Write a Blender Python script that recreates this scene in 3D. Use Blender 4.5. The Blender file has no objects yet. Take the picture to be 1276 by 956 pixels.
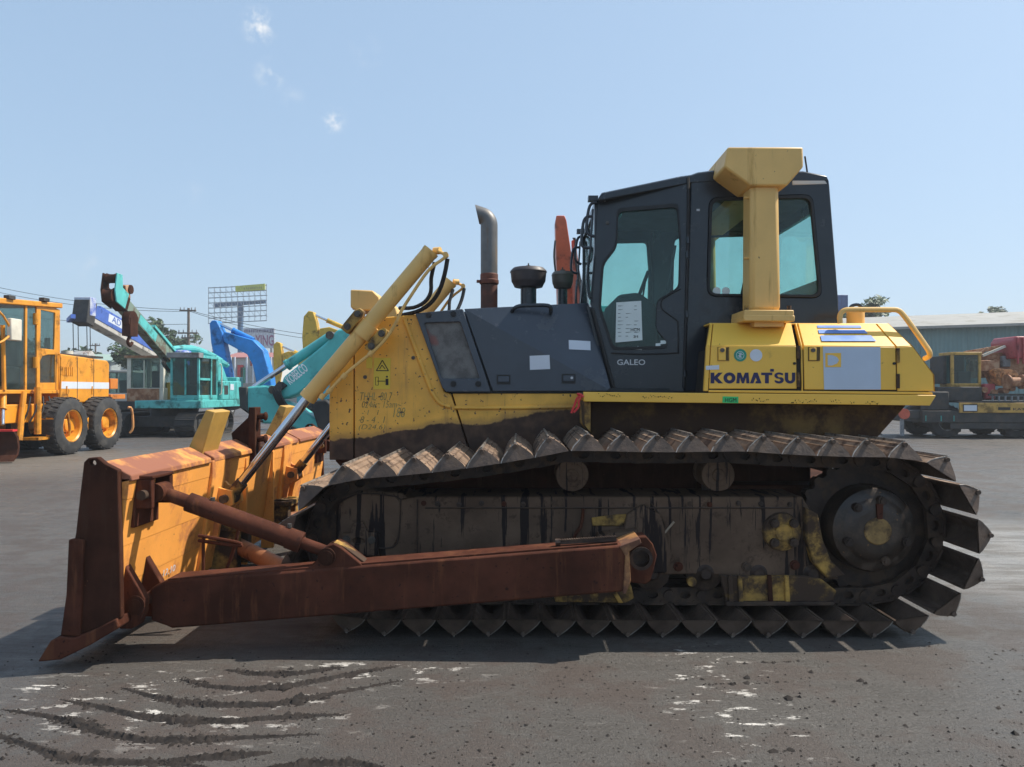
import bpy, bmesh, math, random
from mathutils import Vector, Matrix
random.seed(7)
R = math.radians
S = bpy.context.scene
COL = S.collection

# ------------------------------------------------------------------ camera
FPX, CXP, CYP = 930.0, 638.0, 478.0          # focal length and centre in photo pixels
CAMH, CAMD = 1.424, 5.8                      # eye height; distance to the dozer centre line (Y = 0)
YAW, PITCH = math.atan(12 / FPX), math.atan(9 / FPX)
cam_d = bpy.data.cameras.new('camera'); cam = bpy.data.objects.new('camera', cam_d); COL.objects.link(cam)
cam.location = (0, -CAMD, CAMH); cam.rotation_euler = (math.pi / 2 + PITCH, 0, YAW)
cam_d.sensor_width = 36; cam_d.lens = FPX / 1276 * 36; cam_d.clip_end = 3000; cam_d.clip_start = .05
S.camera = cam
CR = cam.rotation_euler.to_matrix(); CO = Vector(cam.location)

# ------------------------------------------------------------------ sky, sun, exposure
LIGHT = Vector((-.76, -.20, -1.0)).normalized()
SUN_EL = math.asin(-LIGHT.z); SUN_ROT = math.atan2(-LIGHT.x, -LIGHT.y)
w = bpy.data.worlds.new('World'); S.world = w; w.use_nodes = True
nt = w.node_tree; nt.nodes.clear()
def wn(t, **k):
    n = nt.nodes.new(t)
    for a, b in k.items(): setattr(n, a, b)
    return n
out = wn('ShaderNodeOutputWorld'); bg = wn('ShaderNodeBackground'); sky = wn('ShaderNodeTexSky', sky_type='NISHITA', sun_disc=False)
sky.sun_elevation = SUN_EL; sky.sun_rotation = SUN_ROT; sky.altitude = 0; sky.air_density = 1.0; sky.dust_density = 1.8; sky.ozone_density = 1.5
bg.inputs[1].default_value = .145
hs = wn('ShaderNodeHueSaturation'); hs.inputs['Saturation'].default_value = 1.0; hs.inputs['Value'].default_value = 1.0
gam = wn('ShaderNodeGamma'); gam.inputs[1].default_value = .35; nt.links.new(sky.outputs[0], gam.inputs[0])
tnt = wn('ShaderNodeMix', data_type='RGBA', blend_type='MULTIPLY'); tnt.inputs['Factor'].default_value = 1; tnt.inputs['B'].default_value = (1.20, 1.50, 1.80, 1)
nt.links.new(gam.outputs[0], tnt.inputs['A']); nt.links.new(tnt.outputs['Result'], hs.inputs['Color'])
def pix_dir(px, py):
    return (CR @ Vector(((px - CXP) / FPX, -(py - CYP) / FPX, -1))).normalized()
tc = wn('ShaderNodeTexCoord'); last = hs.outputs[0]
nz = wn('ShaderNodeTexNoise'); nz.inputs['Scale'].default_value = 46; nz.inputs['Detail'].default_value = 6; nz.inputs['Roughness'].default_value = .62
nt.links.new(tc.outputs['Generated'], nz.inputs['Vector'])
acc = None
for px, py, rad, amt in ((322, 32, .026, 1.3), (337, 93, .024, .6), (366, 122, .018, .3), (415, 148, .021, 1.2), (457, 66, .026, .25), (240, 243, .02, .22), (112, 326, .035, .25)):
    d = pix_dir(px, py)
    sub = wn('ShaderNodeVectorMath', operation='DISTANCE'); sub.inputs[1].default_value = d
    nt.links.new(tc.outputs['Generated'], sub.inputs[0])
    mr = wn('ShaderNodeMapRange', interpolation_type='SMOOTHSTEP')
    mr.inputs['From Min'].default_value = rad; mr.inputs['From Max'].default_value = 0; mr.inputs['To Max'].default_value = amt
    nt.links.new(sub.outputs['Value'], mr.inputs['Value'])
    if acc is None: acc = mr.outputs[0]
    else:
        ad = wn('ShaderNodeMath', operation='ADD'); nt.links.new(acc, ad.inputs[0]); nt.links.new(mr.outputs[0], ad.inputs[1]); acc = ad.outputs[0]
rmp = wn('ShaderNodeMapRange', interpolation_type='SMOOTHSTEP'); rmp.inputs['From Min'].default_value = .42; rmp.inputs['From Max'].default_value = .72
nt.links.new(nz.outputs['Fac'], rmp.inputs['Value'])
mu = wn('ShaderNodeMath', operation='MULTIPLY', use_clamp=True); nt.links.new(acc, mu.inputs[0]); nt.links.new(rmp.outputs[0], mu.inputs[1])
mx = wn('ShaderNodeMix', data_type='RGBA'); mx.inputs['B'].default_value = (3.3, 3.4, 3.5, 1)
nt.links.new(mu.outputs[0], mx.inputs['Factor']); nt.links.new(last, mx.inputs['A']); nt.links.new(mx.outputs['Result'], bg.inputs[0])
nt.links.new(bg.outputs[0], out.inputs[0])
sun_d = bpy.data.lights.new('sun', 'SUN'); sun_d.energy = 3.1; sun_d.angle = R(.55); sun_d.color = (1, .93, .82)
sun = bpy.data.objects.new('sun', sun_d); COL.objects.link(sun); sun.location = (20, 10, 30)
sun.rotation_euler = LIGHT.to_track_quat('-Z', 'Y').to_euler()
S.view_settings.view_transform = 'Standard'; S.view_settings.look = 'None'; S.view_settings.gamma = 1
S.view_settings.use_curve_mapping = False; S.view_settings.exposure = .95

# ------------------------------------------------------------------ photo pixel -> place
def ray(px, py): return CR @ Vector(((px - CXP) / FPX, -(py - CYP) / FPX, -1))
def on_plane(px, py, p0, n):
    d = ray(px, py); n = Vector(n); t = (Vector(p0) - CO).dot(n) / d.dot(n); return CO + d * t
def WY(px, py, Y): return on_plane(px, py, (0, Y, 0), (0, 1, 0))
def WX(px, py, X): return on_plane(px, py, (X, 0, 0), (1, 0, 0))
def G(px, py, z=0): return on_plane(px, py, (0, 0, z), (0, 0, 1))
def XZ(pts, Y): return [(WY(a, b, Y).x, WY(a, b, Y).z) for a, b in pts]
def YZ(pts, X): return [(WX(a, b, X).y, WX(a, b, X).z) for a, b in pts]

# ------------------------------------------------------------------ materials
MATS = {}
class N:
    def __init__(s, name):
        s.m = bpy.data.materials.new(name); s.m.use_nodes = True; s.t = s.m.node_tree
        s.b = s.t.nodes['Principled BSDF']; s.o = s.t.nodes['Material Output']
    def n(s, t, **k):
        x = s.t.nodes.new(t)
        for a, b in k.items(): setattr(x, a, b)
        return x
    def l(s, a, b): s.t.links.new(a, b)
    def coord(s, scale=(1, 1, 1), rnd=True):
        tc = s.n('ShaderNodeTexCoord'); mp = s.n('ShaderNodeMapping'); mp.inputs['Scale'].default_value = scale
        s.l(tc.outputs['Object'], mp.inputs['Vector'])
        if rnd:
            oi = s.n('ShaderNodeObjectInfo'); mm = s.n('ShaderNodeMath', operation='MULTIPLY'); mm.inputs[1].default_value = 23
            s.l(oi.outputs['Random'], mm.inputs[0]); s.l(mm.outputs[0], mp.inputs['Location'])
        return mp.outputs[0]
    def noise(s, vec, scale, detail=5, rough=.6):
        x = s.n('ShaderNodeTexNoise'); x.inputs['Scale'].default_value = scale; x.inputs['Detail'].default_value = detail; x.inputs['Roughness'].default_value = rough
        s.l(vec, x.inputs['Vector']); return x.outputs['Fac']
    def rng(s, v, a, b, c=0, d=1, smooth=True):
        x = s.n('ShaderNodeMapRange', interpolation_type='SMOOTHSTEP' if smooth else 'LINEAR')
        for k, q in zip(('From Min', 'From Max', 'To Min', 'To Max'), (a, b, c, d)): x.inputs[k].default_value = q
        s.l(v, x.inputs['Value']); return x.outputs[0]
    def math(s, op, a, b, clamp=False):
        x = s.n('ShaderNodeMath', operation=op, use_clamp=clamp)
        for i, v in enumerate((a, b)):
            if isinstance(v, (int, float)): x.inputs[i].default_value = v
            else: s.l(v, x.inputs[i])
        return x.outputs[0]
    def mix(s, f, a, b, mode='MIX'):
        x = s.n('ShaderNodeMix', data_type='RGBA', blend_type=mode)
        if isinstance(f, (int, float)): x.inputs['Factor'].default_value = f
        else: s.l(f, x.inputs['Factor'])
        for k, v in (('A', a), ('B', b)):
            if isinstance(v, tuple): x.inputs[k].default_value = (*v[:3], 1)
            else: s.l(v, x.inputs[k])
        return x.outputs['Result']
    def bump(s, h, strength, dist=.01):
        x = s.n('ShaderNodeBump'); x.inputs['Strength'].default_value = strength; x.inputs['Distance'].default_value = dist
        s.l(h, x.inputs['Height']); s.l(x.outputs[0], s.b.inputs['Normal'])
def dk(c, f): return tuple(v * f for v in c[:3])
def mat(name, col, rough=.5, metal=0., var=.18, vs=5., dirt=None, damt=.5, ds=3., streak=False, bump=.0, bs=50., spec=.5, speck=None, sth=.68):
    """paint or metal with uneven tone, dirt patches, optional vertical runs and rust specks"""
    if name in MATS: return MATS[name]
    k = N(name); v = k.coord()
    c = k.mix(k.rng(k.noise(v, vs), .3, .7), dk(col, 1 - var), dk(col, 1 + var))
    rr = None
    if dirt:
        sv = k.coord((5, 5, .55)) if streak else v
        f = k.rng(k.noise(sv, ds, 7, .68), .62 - damt * .35, .74 - damt * .25)
        c = k.mix(f, c, dirt); rr = k.rng(f, 0, 1, rough, min(1, rough + .3))
    if speck:
        f2 = k.rng(k.noise(v, 38, 3, .5), sth, sth + .05)
        c = k.mix(f2, c, speck)
    k.l(c, k.b.inputs['Base Color'])
    if rr is not None: k.l(rr, k.b.inputs['Roughness'])
    else:
        k.l(k.rng(k.noise(v, vs * 2.3), .3, .7, max(.05, rough - .08), min(1, rough + .1)), k.b.inputs['Roughness'])
    k.b.inputs['Metallic'].default_value = metal; k.b.inputs['Specular IOR Level'].default_value = spec
    if bump: k.bump(k.noise(v, bs, 6, .65), bump)
    MATS[name] = k.m; return k.m
def glass(name, tint, gloss=.06, dust_pale=.0):
    k = N(name); k.t.nodes.remove(k.b)
    tr = k.n('ShaderNodeBsdfTransparent'); tr.inputs[0].default_value = (*tint, 1)
    gl = k.n('ShaderNodeBsdfGlossy'); gl.inputs['Roughness'].default_value = .03; gl.inputs[0].default_value = (.9, .95, .95, 1)
    fr = k.n('ShaderNodeMath', operation='MULTIPLY_ADD'); lw = k.n('ShaderNodeLayerWeight'); lw.inputs[0].default_value = .5; p3 = k.n('ShaderNodeMath', operation='POWER'); p3.inputs[1].default_value = 4; k.l(lw.outputs['Facing'], p3.inputs[0]); k.l(p3.outputs[0], fr.inputs[0]); fr.inputs[1].default_value = .45; fr.inputs[2].default_value = .025
    ms = k.n('ShaderNodeMixShader'); k.l(fr.outputs[0], ms.inputs[0]); k.l(tr.outputs[0], ms.inputs[1]); k.l(gl.outputs[0], ms.inputs[2])
    df = k.n('ShaderNodeBsdfDiffuse'); df.inputs[0].default_value = (.25, .33, .32, 1)
    m2 = k.n('ShaderNodeMixShader'); v = k.coord()
    k.l(k.rng(k.noise(v, 4, 6, .7), .35, .8, dust_pale * .5, dust_pale * 1.6), m2.inputs[0]); k.l(ms.outputs[0], m2.inputs[1]); k.l(df.outputs[0], m2.inputs[2])
    k.l(m2.outputs[0], k.o.inputs[0]); MATS[name] = k.m; return k.m

# hull yellow with a mud tide line along the lower flank
def hull_mat():
    k = N('hull_yellow'); v = k.coord(rnd=False)
    base = (.82, .43, .060)
    c = k.mix(k.rng(k.noise(v, 3.2), .3, .7), dk(base, .82), dk(base, 1.12))
    st = k.noise(k.coord((7, 7, .5), False), 2.2, 7, .7)
    c = k.mix(k.rng(st, .56, .72, 0, .6), c, (.36, .18, .05))
    sp = k.rng(k.noise(v, 36, 2, .5), .665, .70); c = k.mix(sp, c, (.07, .03, .018))
    xyz = k.n('ShaderNodeSeparateXYZ'); tcn = k.n('ShaderNodeTexCoord'); k.l(tcn.outputs['Object'], xyz.inputs[0])
    # tide line height: rises towards the rear, wavy
    nn = k.noise(v, 2.4, 6, .6); hx = k.math('MULTIPLY', xyz.outputs['X'], .115)
    h = k.math('ADD', k.math('MULTIPLY', k.math('SUBTRACT', nn, .5), .22), k.math('ADD', hx, 1.245))
    dlt = k.math('SUBTRACT', h, xyz.outputs['Z'])
    f = k.rng(dlt, -.004, .012); band = k.rng(dlt, -.06, -.005)
    c = k.mix(k.math('MULTIPLY', band, .5), c, (.19, .10, .045))
    mud = k.mix(k.rng(k.noise(v, 9, 5), .35, .7), (.046, .025, .016), (.110, .060, .036)); c = k.mix(f, c, mud)
    k.l(c, k.b.inputs['Base Color']); k.l(k.rng(f, 0, 1, .42, .85), k.b.inputs['Roughness'])
    k.bump(k.math('ADD', k.noise(v, 40), k.math('MULTIPLY', f, .6)), .12)
    MATS['hull_yellow'] = k.m; return k.m
hull_mat()
YEL = mat('panel_yellow', (.86, .50, .068), .42, var=.05, vs=2.2, dirt=(.52, .30, .06), damt=-.12, ds=2.5, speck=(.16, .09, .03), sth=.725, bump=.06, bs=3)
YELC = mat('cylinder_yellow', (.76, .46, .14), .48, var=.07, vs=3, dirt=(.56, .33, .10), damt=.16, ds=2.5, streak=True, speck=(.12, .06, .02), sth=.735, bump=.05, bs=12)
YELD = mat('dirty_yellow', (.46, .26, .05), .65, var=.25, vs=5, dirt=(.060, .034, .020), damt=.74, ds=4.5, bump=.3, bs=30)
ORG = mat('blade_orange', (.88, .37, .075), .55, var=.10, vs=3, dirt=(.50, .18, .055), damt=.34, ds=2.6, speck=(.22, .08, .035), sth=.70, bump=.2, bs=9)
ORGR = mat('blade_top_rust', (.72, .30, .06), .55, var=.15, vs=4, dirt=(.27, .10, .055), damt=.75, ds=3.5, bump=.15, bs=40)
RUST = mat('rusty_brown', (.078, .026, .015), .78, var=.4, vs=3, dirt=(.135, .052, .027), damt=.28, ds=2.6, streak=True, bump=.25, bs=40, spec=.12, speck=(.035, .014, .010), sth=.66)
RUSTD = mat('dark_rust', (.052, .019, .011), .78, var=.35, vs=4, dirt=(.07, .032, .020), damt=.32, ds=3.5, streak=True, bump=.25, bs=45, spec=.12, speck=(.13, .05, .025), sth=.70)
TRK = mat('track_steel', (.098, .066, .048), .5, var=.4, vs=7, dirt=(.115, .078, .055), damt=.35, ds=6, bump=.5, bs=35, spec=.35)
TRKO = mat('track_tan', (.23, .155, .105), .7, var=.35, vs=6, dirt=(.075, .05, .038), damt=.42, ds=7, bump=.5, bs=30, spec=.3)  # lighter tan for the outer faces of the shoes
TRKP = mat('polished_edge', (.36, .32, .28), .35, metal=.5, var=.4, vs=14, dirt=(.10, .07, .05), damt=.4, ds=16)
CHAIN = mat('greasy_chain', (.040, .024, .017), .5, metal=.0, var=.4, vs=8, dirt=(.090, .056, .036), damt=.45, ds=7, bump=.4, bs=30, spec=.35)
def frame_mat():
    k = N('oily_frame'); v = k.coord(rnd=False)
    c = k.mix(k.rng(k.noise(v, 3), .3, .7), (.090, .054, .034), (.160, .100, .064))
    c = k.mix(k.rng(k.noise(v, 11, 7, .75), .53, .66, 0, .8), c, (.050, .026, .016))
    run = k.noise(k.coord((8, 1, .45), False), 2.6, 5, .6)
    c = k.mix(k.rng(run, .545, .575), c, (.016, .009, .008))
    k.l(c, k.b.inputs['Base Color']); k.b.inputs['Roughness'].default_value = .7; k.b.inputs['Specular IOR Level'].default_value = .25; k.bump(k.noise(v, 30, 6, .7), .22)
    MATS['oily_frame'] = k.m; return k.m
FRM = frame_mat()
DARK = mat('panel_slate', (.050, .061, .080), .26, var=.10, vs=2.5, dirt=(.085, .09, .10), damt=.22, ds=3)
CABK = mat('cab_black', (.019, .025, .033), .24, var=.15, vs=3, dirt=(.045, .05, .054), damt=.2, ds=3)
RUB = mat('black_rubber', (.012, .012, .013), .55, var=.2)
TYRE = mat('tyre_rubber', (.030, .030, .031), .8, var=.25, vs=6, dirt=(.075, .07, .064), damt=.4, ds=4, bump=.2)
CHR = mat('chrome_rod', (.62, .64, .68), .12, metal=1., var=.08)
PIPE = mat('grey_stack', (.15, .145, .14), .5, metal=.4, var=.2, vs=5, dirt=(.20, .15, .11), damt=.25, ds=4, streak=True)
STEEL = mat('bolt_steel', (.10, .085, .07), .5, metal=.4, var=.3, vs=20)
WHITE = mat('white_vinyl', (.62, .66, .72), .4, var=.03)
PAPER = mat('paper', (.66, .72, .70), .7, var=.05)
NAVY = mat('navy_lettering', (.012, .010, .075), .4, var=.1)
SILV = mat('silver_lettering', (.55, .55, .56), .3, var=.05)
INK = mat('marker_ink', (.22, .20, .075), .7, var=.5, vs=20)
BLKL = mat('black_print', (.012, .012, .012), .6)
GREENS = mat('green_sticker', (.02, .26, .17), .5, var=.1)
GREENT = mat('green_tape', (.04, .55, .16), .5, var=.08)
BLUES = mat('blue_stripe', (.10, .24, .62), .4, var=.06)
REDR = mat('red_ribbon', (.62, .03, .03), .5, var=.1)
LBLY = mat('warning_yellow', (.70, .52, .05), .5, var=.05)
INT = mat('cab_interior', (.030, .034, .036), .8, var=.2)
GLS = glass('tinted_glass', (.78, .92, .89), dust_pale=.045)
GLB = glass('machine_glass', (.66, .74, .73), dust_pale=.06)

# ------------------------------------------------------------------ mesh building
class B:
    def __init__(s): s.v = []; s.f = []
    def add(s, vs, fs):
        o = len(s.v); s.v += [tuple(p) for p in vs]; s.f += [tuple(i + o for i in f) for f in fs]; return s
    def box(s, x0, x1, y0, y1, z0, z1):
        return s.add([(x0, y0, z0), (x1, y0, z0), (x1, y1, z0), (x0, y1, z0), (x0, y0, z1), (x1, y0, z1), (x1, y1, z1), (x0, y1, z1)],
                     [(0, 3, 2, 1), (4, 5, 6, 7), (0, 1, 5, 4), (1, 2, 6, 5), (2, 3, 7, 6), (3, 0, 4, 7)])
    def loft(s, rings, cap=True, closed=True):
        n = len(rings[0]); vs = [p for r in rings for p in r]; fs = []
        for i in range(len(rings) - 1):
            for j in range(n if closed else n - 1):
                a = i * n + j; b = i * n + (j + 1) % n; fs.append((a, b, b + n, a + n))
        if cap: fs.append(tuple(range(n - 1, -1, -1))); fs.append(tuple(range((len(rings) - 1) * n, len(rings) * n)))
        return s.add(vs, fs)
    def prism(s, xz, y0, y1): return s.loft([[(a, y0, b) for a, b in xz], [(a, y1, b) for a, b in xz]])
    def prism_x(s, yz, x0, x1): return s.loft([[(x0, a, b) for a, b in yz], [(x1, a, b) for a, b in yz]])
    def cyl(s, p0, p1, r0, r1=None, n=16, cap=True):
        p0, p1 = Vector(p0), Vector(p1); r1 = r0 if r1 is None else r1
        q = (p1 - p0).normalized(); a = q.orthogonal().normalized(); b = q.cross(a)
        def ring(p, r): return [p + (a * math.cos(t) + b * math.sin(t)) * r for t in (2 * math.pi * i / n for i in range(n))]
        return s.loft([ring(p0, r0), ring(p1, r1)], cap)
    def lathe(s, prof, p0, axis, n=24, cap=True):
        p0 = Vector(p0); q = Vector(axis).normalized(); a = q.orthogonal().normalized(); b = q.cross(a)
        return s.loft([[p0 + q * t + (a * math.cos(u) + b * math.sin(u)) * r for u in (2 * math.pi * i / n for i in range(n))] for r, t in prof], cap)
    def tube(s, path, r, n=8, rs=None, smooth=3):
        P = [Vector(p) for p in path]
        if smooth and len(P) > 2:
            q = []
            for i in range(len(P) - 1):
                p0, p1, p2, p3 = P[max(0, i - 1)], P[i], P[i + 1], P[min(len(P) - 1, i + 2)]
                for k in range(smooth):
                    t = k / smooth; q.append(.5 * ((2 * p1) + (p2 - p0) * t + (2 * p0 - 5 * p1 + 4 * p2 - p3) * t * t + (3 * p1 - p0 - 3 * p2 + p3) * t ** 3))
            P = q + [P[-1]]
        T = [(P[min(i + 1, len(P) - 1)] - P[max(i - 1, 0)]).normalized() for i in range(len(P))]
        a = T[0].orthogonal().normalized(); rings = []
        for i, p in enumerate(P):
            a = (a - T[i] * a.dot(T[i])).normalized(); b = T[i].cross(a)
            rr = r if rs is None else rs[0] + (rs[1] - rs[0]) * i / (len(P) - 1)
            rings.append([p + (a * math.cos(u) + b * math.sin(u)) * rr for u in (2 * math.pi * j / n for j in range(n))])
        return s.loft(rings)
    def bar(s, p0, p1, w, h, up=(0, 0, 1)):
        p0, p1 = Vector(p0), Vector(p1); q = (p1 - p0).normalized(); a = q.cross(Vector(up)).normalized(); b = a.cross(q)
        def ring(p): return [p + a * x * w / 2 + b * y * h / 2 for x, y in ((-1, -1), (1, -1), (1, 1), (-1, 1))]
        return s.loft([ring(p0), ring(p1)])
    def plate(s, outer, holes, fn, thick):
        """flat plate with holes: loops are 2-D, fn maps to 3-D, thick is a 3-D offset"""
        bm = bmesh.new(); es = []
        for lp in [outer] + holes:
            lp = [p for i, p in enumerate(lp) if math.dist(p, lp[i - 1]) > 1e-7]
            vs = [bm.verts.new((a, b, 0)) for a, b in lp]
            for i in range(len(vs)): es.append(bm.edges.new((vs[i], vs[(i + 1) % len(vs)])))
        bmesh.ops.triangle_fill(bm, edges=es, use_beauty=True, use_dissolve=False)
        bm.verts.index_update(); tv = [(v.co.x, v.co.y) for v in bm.verts]; n = len(tv); th = Vector(thick)
        A = [Vector(fn(*p)) for p in tv]; fs = [tuple(v.index for v in f.verts) for f in bm.faces]
        side = [tuple(v.index for v in e.verts) for e in bm.edges if len(e.link_faces) == 1]; bm.free()
        return s.add(A + [p + th for p in A], fs + [tuple(i + n for i in reversed(f)) for f in fs] + [(a, b, b + n, a + n) for a, b in side])
    def merge(s, other, mats):
        """append another builder whose faces take the next material slot"""
        s.slots = getattr(s, 'slots', [0] * len(s.f)); s.add(other.v, other.f); s.slots += [mats] * len(other.f); return s
    def mesh(s, name, sharp=32):
        me = bpy.data.meshes.new(name); me.from_pydata(s.v, [], s.f); me.update()
        if hasattr(s, 'slots'): me.polygons.foreach_set('material_index', s.slots)
        bm = bmesh.new(); bm.from_mesh(me); bmesh.ops.recalc_face_normals(bm, faces=bm.faces); bm.to_mesh(me); bm.free()
        me.polygons.foreach_set('use_smooth', [True] * len(me.polygons)); me.set_sharp_from_angle(angle=R(sharp)); return me
    def done(s, name, m, parent=None, bev=0, sharp=32, label=None, keep=True):
        me = s.mesh(name, sharp); me.materials.append(m)
        return put(name, me, parent, bev, label, keep)
ROOT_INV = {}
def put(name, me, parent=None, bev=0, label=None, keep=True):
    o = bpy.data.objects.new(name, me); COL.objects.link(o)
    if parent:
        o.parent = parent
        if keep: o.matrix_parent_inverse = world_of(parent).inverted()
    if bev:
        b = o.modifiers.new('bevel', 'BEVEL'); b.width = bev; b.segments = 2; b.limit_method = 'ANGLE'; b.angle_limit = R(35)
    if label: o['label'] = label
    return o
def world_of(o):
    m = Matrix.LocRotScale(o.location, o.rotation_euler, o.scale)
    return world_of(o.parent) @ o.matrix_parent_inverse @ m if o.parent else m
def thing(name, label, cat, loc=(0, 0, 0), group=None, kind=None):
    o = bpy.data.objects.new(name, None); COL.objects.link(o); o.location = loc; o.empty_display_size = .3
    return tag(o, label, cat, group)
def tag(o, label, cat, group=None):
    o['label'] = label; o['category'] = cat
    if group: o['group'] = group
    return o
def struct(o, kind='structure'): o['kind'] = kind; return o
def rnd(pts, r, n=4):
    """round the corners of a 2-D loop (pixels or metres)"""
    out = []; L = len(pts)
    for i in range(L):
        p = Vector(pts[i]).to_2d(); a = Vector(pts[i - 1]).to_2d(); b = Vector(pts[(i + 1) % L]).to_2d()
        u = (a - p); v = (b - p); d = min(r, u.length * .45, v.length * .45); u = p + u.normalized() * d; v = p + v.normalized() * d
        for k in range(n + 1):
            t = k / n; q = u.lerp(p, t).lerp(p.lerp(v, t), t); out.append((q.x, q.y))
    return out
def text_mesh(txt, ext=.0008, off=0.0, shear=0., space=1.):
    c = bpy.data.curves.new('lettering', 'FONT'); c.body = txt; c.extrude = ext; c.offset = off; c.shear = shear; c.space_character = space; c.resolution_u = 3
    o = bpy.data.objects.new('lettering', c); COL.objects.link(o)
    dg = bpy.context.evaluated_depsgraph_get(); me = bpy.data.meshes.new_from_object(o.evaluated_get(dg))
    bpy.data.objects.remove(o); return me
def text_on(txt, fn, x0, x1, y0, y1, m, parent, off=0., shear=0., name='lettering', space=1.):
    """lettering fitted to the box (x0..x1, y0..y1) of a surface; fn maps (u, v, depth) to 3-D"""
    me = text_mesh(txt, off=off, shear=shear, space=space); xs = [v.co.x for v in me.vertices]; ys = [v.co.y for v in me.vertices]
    a, b, c, d = min(xs), max(xs), min(ys), max(ys)
    for v in me.vertices: v.co = Vector(fn(x0 + (v.co.x - a) / (b - a) * (x1 - x0), y0 + (v.co.y - c) / (d - c) * (y1 - y0), v.co.z))
    me.materials.clear(); me.materials.append(m); me.update()
    return put(name, me, parent)
def text_px(txt, box, Y, m, parent, **k):
    """lettering on a plane facing the camera side, box in photo pixels (x0, y0, x1, y1)"""
    a = WY(box[0], box[3], Y); b = WY(box[2], box[1], Y)
    return text_on(txt, lambda u, v, t: (u, Y - .001 - t, v), a.x, b.x, a.z, b.z, m, parent, **k)
# ------------------------------------------------------------------ ground
def ground_mat():
    k = N('yard_ground'); v = k.coord(rnd=False)
    big = k.noise(v, .25, 5, .6); mid = k.noise(v, 1.9, 8, .68); fine = k.noise(v, 55, 4, .75); grit = k.noise(v, 190, 2, .6)
    stx = k.noise(k.coord((.9, 4.2, 1), False), 1.5, 8, .72)          # faint tyre smears across
    mp2 = k.n('ShaderNodeMapping'); tc2 = k.n('ShaderNodeTexCoord'); k.l(tc2.outputs['Object'], mp2.inputs[0]); mp2.inputs['Rotation'].default_value = (0, 0, R(38)); mp2.inputs['Scale'].default_value = (1.0, 16, 1)
    scd = k.noise(mp2.outputs[0], 2.2, 5, .7)                          # diagonal scratches
    c = k.mix(k.rng(big, .35, .65), (.076, .068, .060), (.112, .102, .090))
    c = k.mix(k.rng(mid, .47, .56, 0, .85), c, (.084, .064, .053))
    c = k.mix(k.rng(stx, .54, .66, 0, .6), c, (.066, .054, .046))
    c = k.mix(k.rng(stx, .42, .30, 0, .5), c, (.20, .185, .165))
    c = k.mix(k.rng(scd, .60, .70, 0, .45), c, (.20, .188, .17)); c = k.mix(k.rng(scd, .36, .28, 0, .4), c, (.06, .05, .043))
    c = k.mix(k.rng(fine, .42, .62, 0, .5), c, (.060, .050, .042)); c = k.mix(k.rng(grit, .60, .70, 0, .55), c, (.24, .22, .195))
    dk2 = k.noise(v, 95, 2, .5); c = k.mix(k.rng(dk2, .66, .70, 0, .9), c, (.022, .018, .015))
    # grouser scrapes, their bright glints painted in as pale patches
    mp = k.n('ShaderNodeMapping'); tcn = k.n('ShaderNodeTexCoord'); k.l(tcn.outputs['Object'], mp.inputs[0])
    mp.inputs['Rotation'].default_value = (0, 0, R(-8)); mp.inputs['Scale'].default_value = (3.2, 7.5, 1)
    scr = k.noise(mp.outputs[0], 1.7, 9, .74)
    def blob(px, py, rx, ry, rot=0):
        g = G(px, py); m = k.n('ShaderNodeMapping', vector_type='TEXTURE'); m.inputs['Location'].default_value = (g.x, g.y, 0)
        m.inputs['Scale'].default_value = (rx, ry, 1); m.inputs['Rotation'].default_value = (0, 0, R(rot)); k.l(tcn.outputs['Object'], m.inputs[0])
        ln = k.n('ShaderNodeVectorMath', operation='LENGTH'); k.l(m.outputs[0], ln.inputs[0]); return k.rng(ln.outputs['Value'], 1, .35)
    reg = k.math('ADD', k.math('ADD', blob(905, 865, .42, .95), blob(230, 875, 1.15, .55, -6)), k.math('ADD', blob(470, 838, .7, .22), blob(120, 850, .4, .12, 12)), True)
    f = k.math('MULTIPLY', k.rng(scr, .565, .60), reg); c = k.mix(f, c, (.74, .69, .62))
    c = k.mix(k.math('MULTIPLY', blob(1300, 690, 2.8, 2.4), .75), c, k.mix(k.rng(stx, .40, .58), (.38, .36, .335), (.20, .185, .165)))  # sky sheen on the right-hand ground, painted in as a paler area
    c = k.mix(k.math('MULTIPLY', blob(-60, 575, 7, 4.5), .6), c, (.20, .175, .145))
    mudr = k.math('ADD', blob(250, 880, 1.3, .6), blob(720, 850, 1.6, .35), True)
    c = k.mix(k.math('MULTIPLY', k.rng(mid, .38, .6), k.math('MULTIPLY', mudr, .55)), c, (.085, .062, .050))
    k.l(c, k.b.inputs['Base Color']); k.l(k.math('ADD', k.rng(mid, .40, .60, .30, .55), k.rng(stx, .40, .65, .0, .22)), k.b.inputs['Roughness']); k.b.inputs['Specular IOR Level'].default_value = .5
    h = k.math('ADD', k.math('ADD', k.math('MULTIPLY', fine, .45), k.math('MULTIPLY', grit, .25)), k.math('ADD', k.math('MULTIPLY', mid, .5), k.math('MULTIPLY', stx, .9)))
    k.bump(h, .9, .03); MATS['yard_ground'] = k.m; return k.m
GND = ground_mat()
b = B(); n = 60
xs = [-1500, -300, -100] + [-60 + 120 * i / n for i in range(n + 1)] + [100, 300, 1500]; ys = [-40, -12] + [-8 + 100 * i / n for i in range(n + 1)] + [200, 600, 2000]
vs = []
for y in ys:
    for x in xs:
        r = random.Random(int(x * 31 + y * 77)); vs.append((x, y, 0 if abs(x) > 50 or y > 60 or y < -6 else 0))
W_ = len(xs); b.add(vs, [(j * W_ + i, j * W_ + i + 1, (j + 1) * W_ + i + 1, (j + 1) * W_ + i) for j in range(len(ys) - 1) for i in range(W_ - 1)])
struct(b.done('ground', GND))

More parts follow.
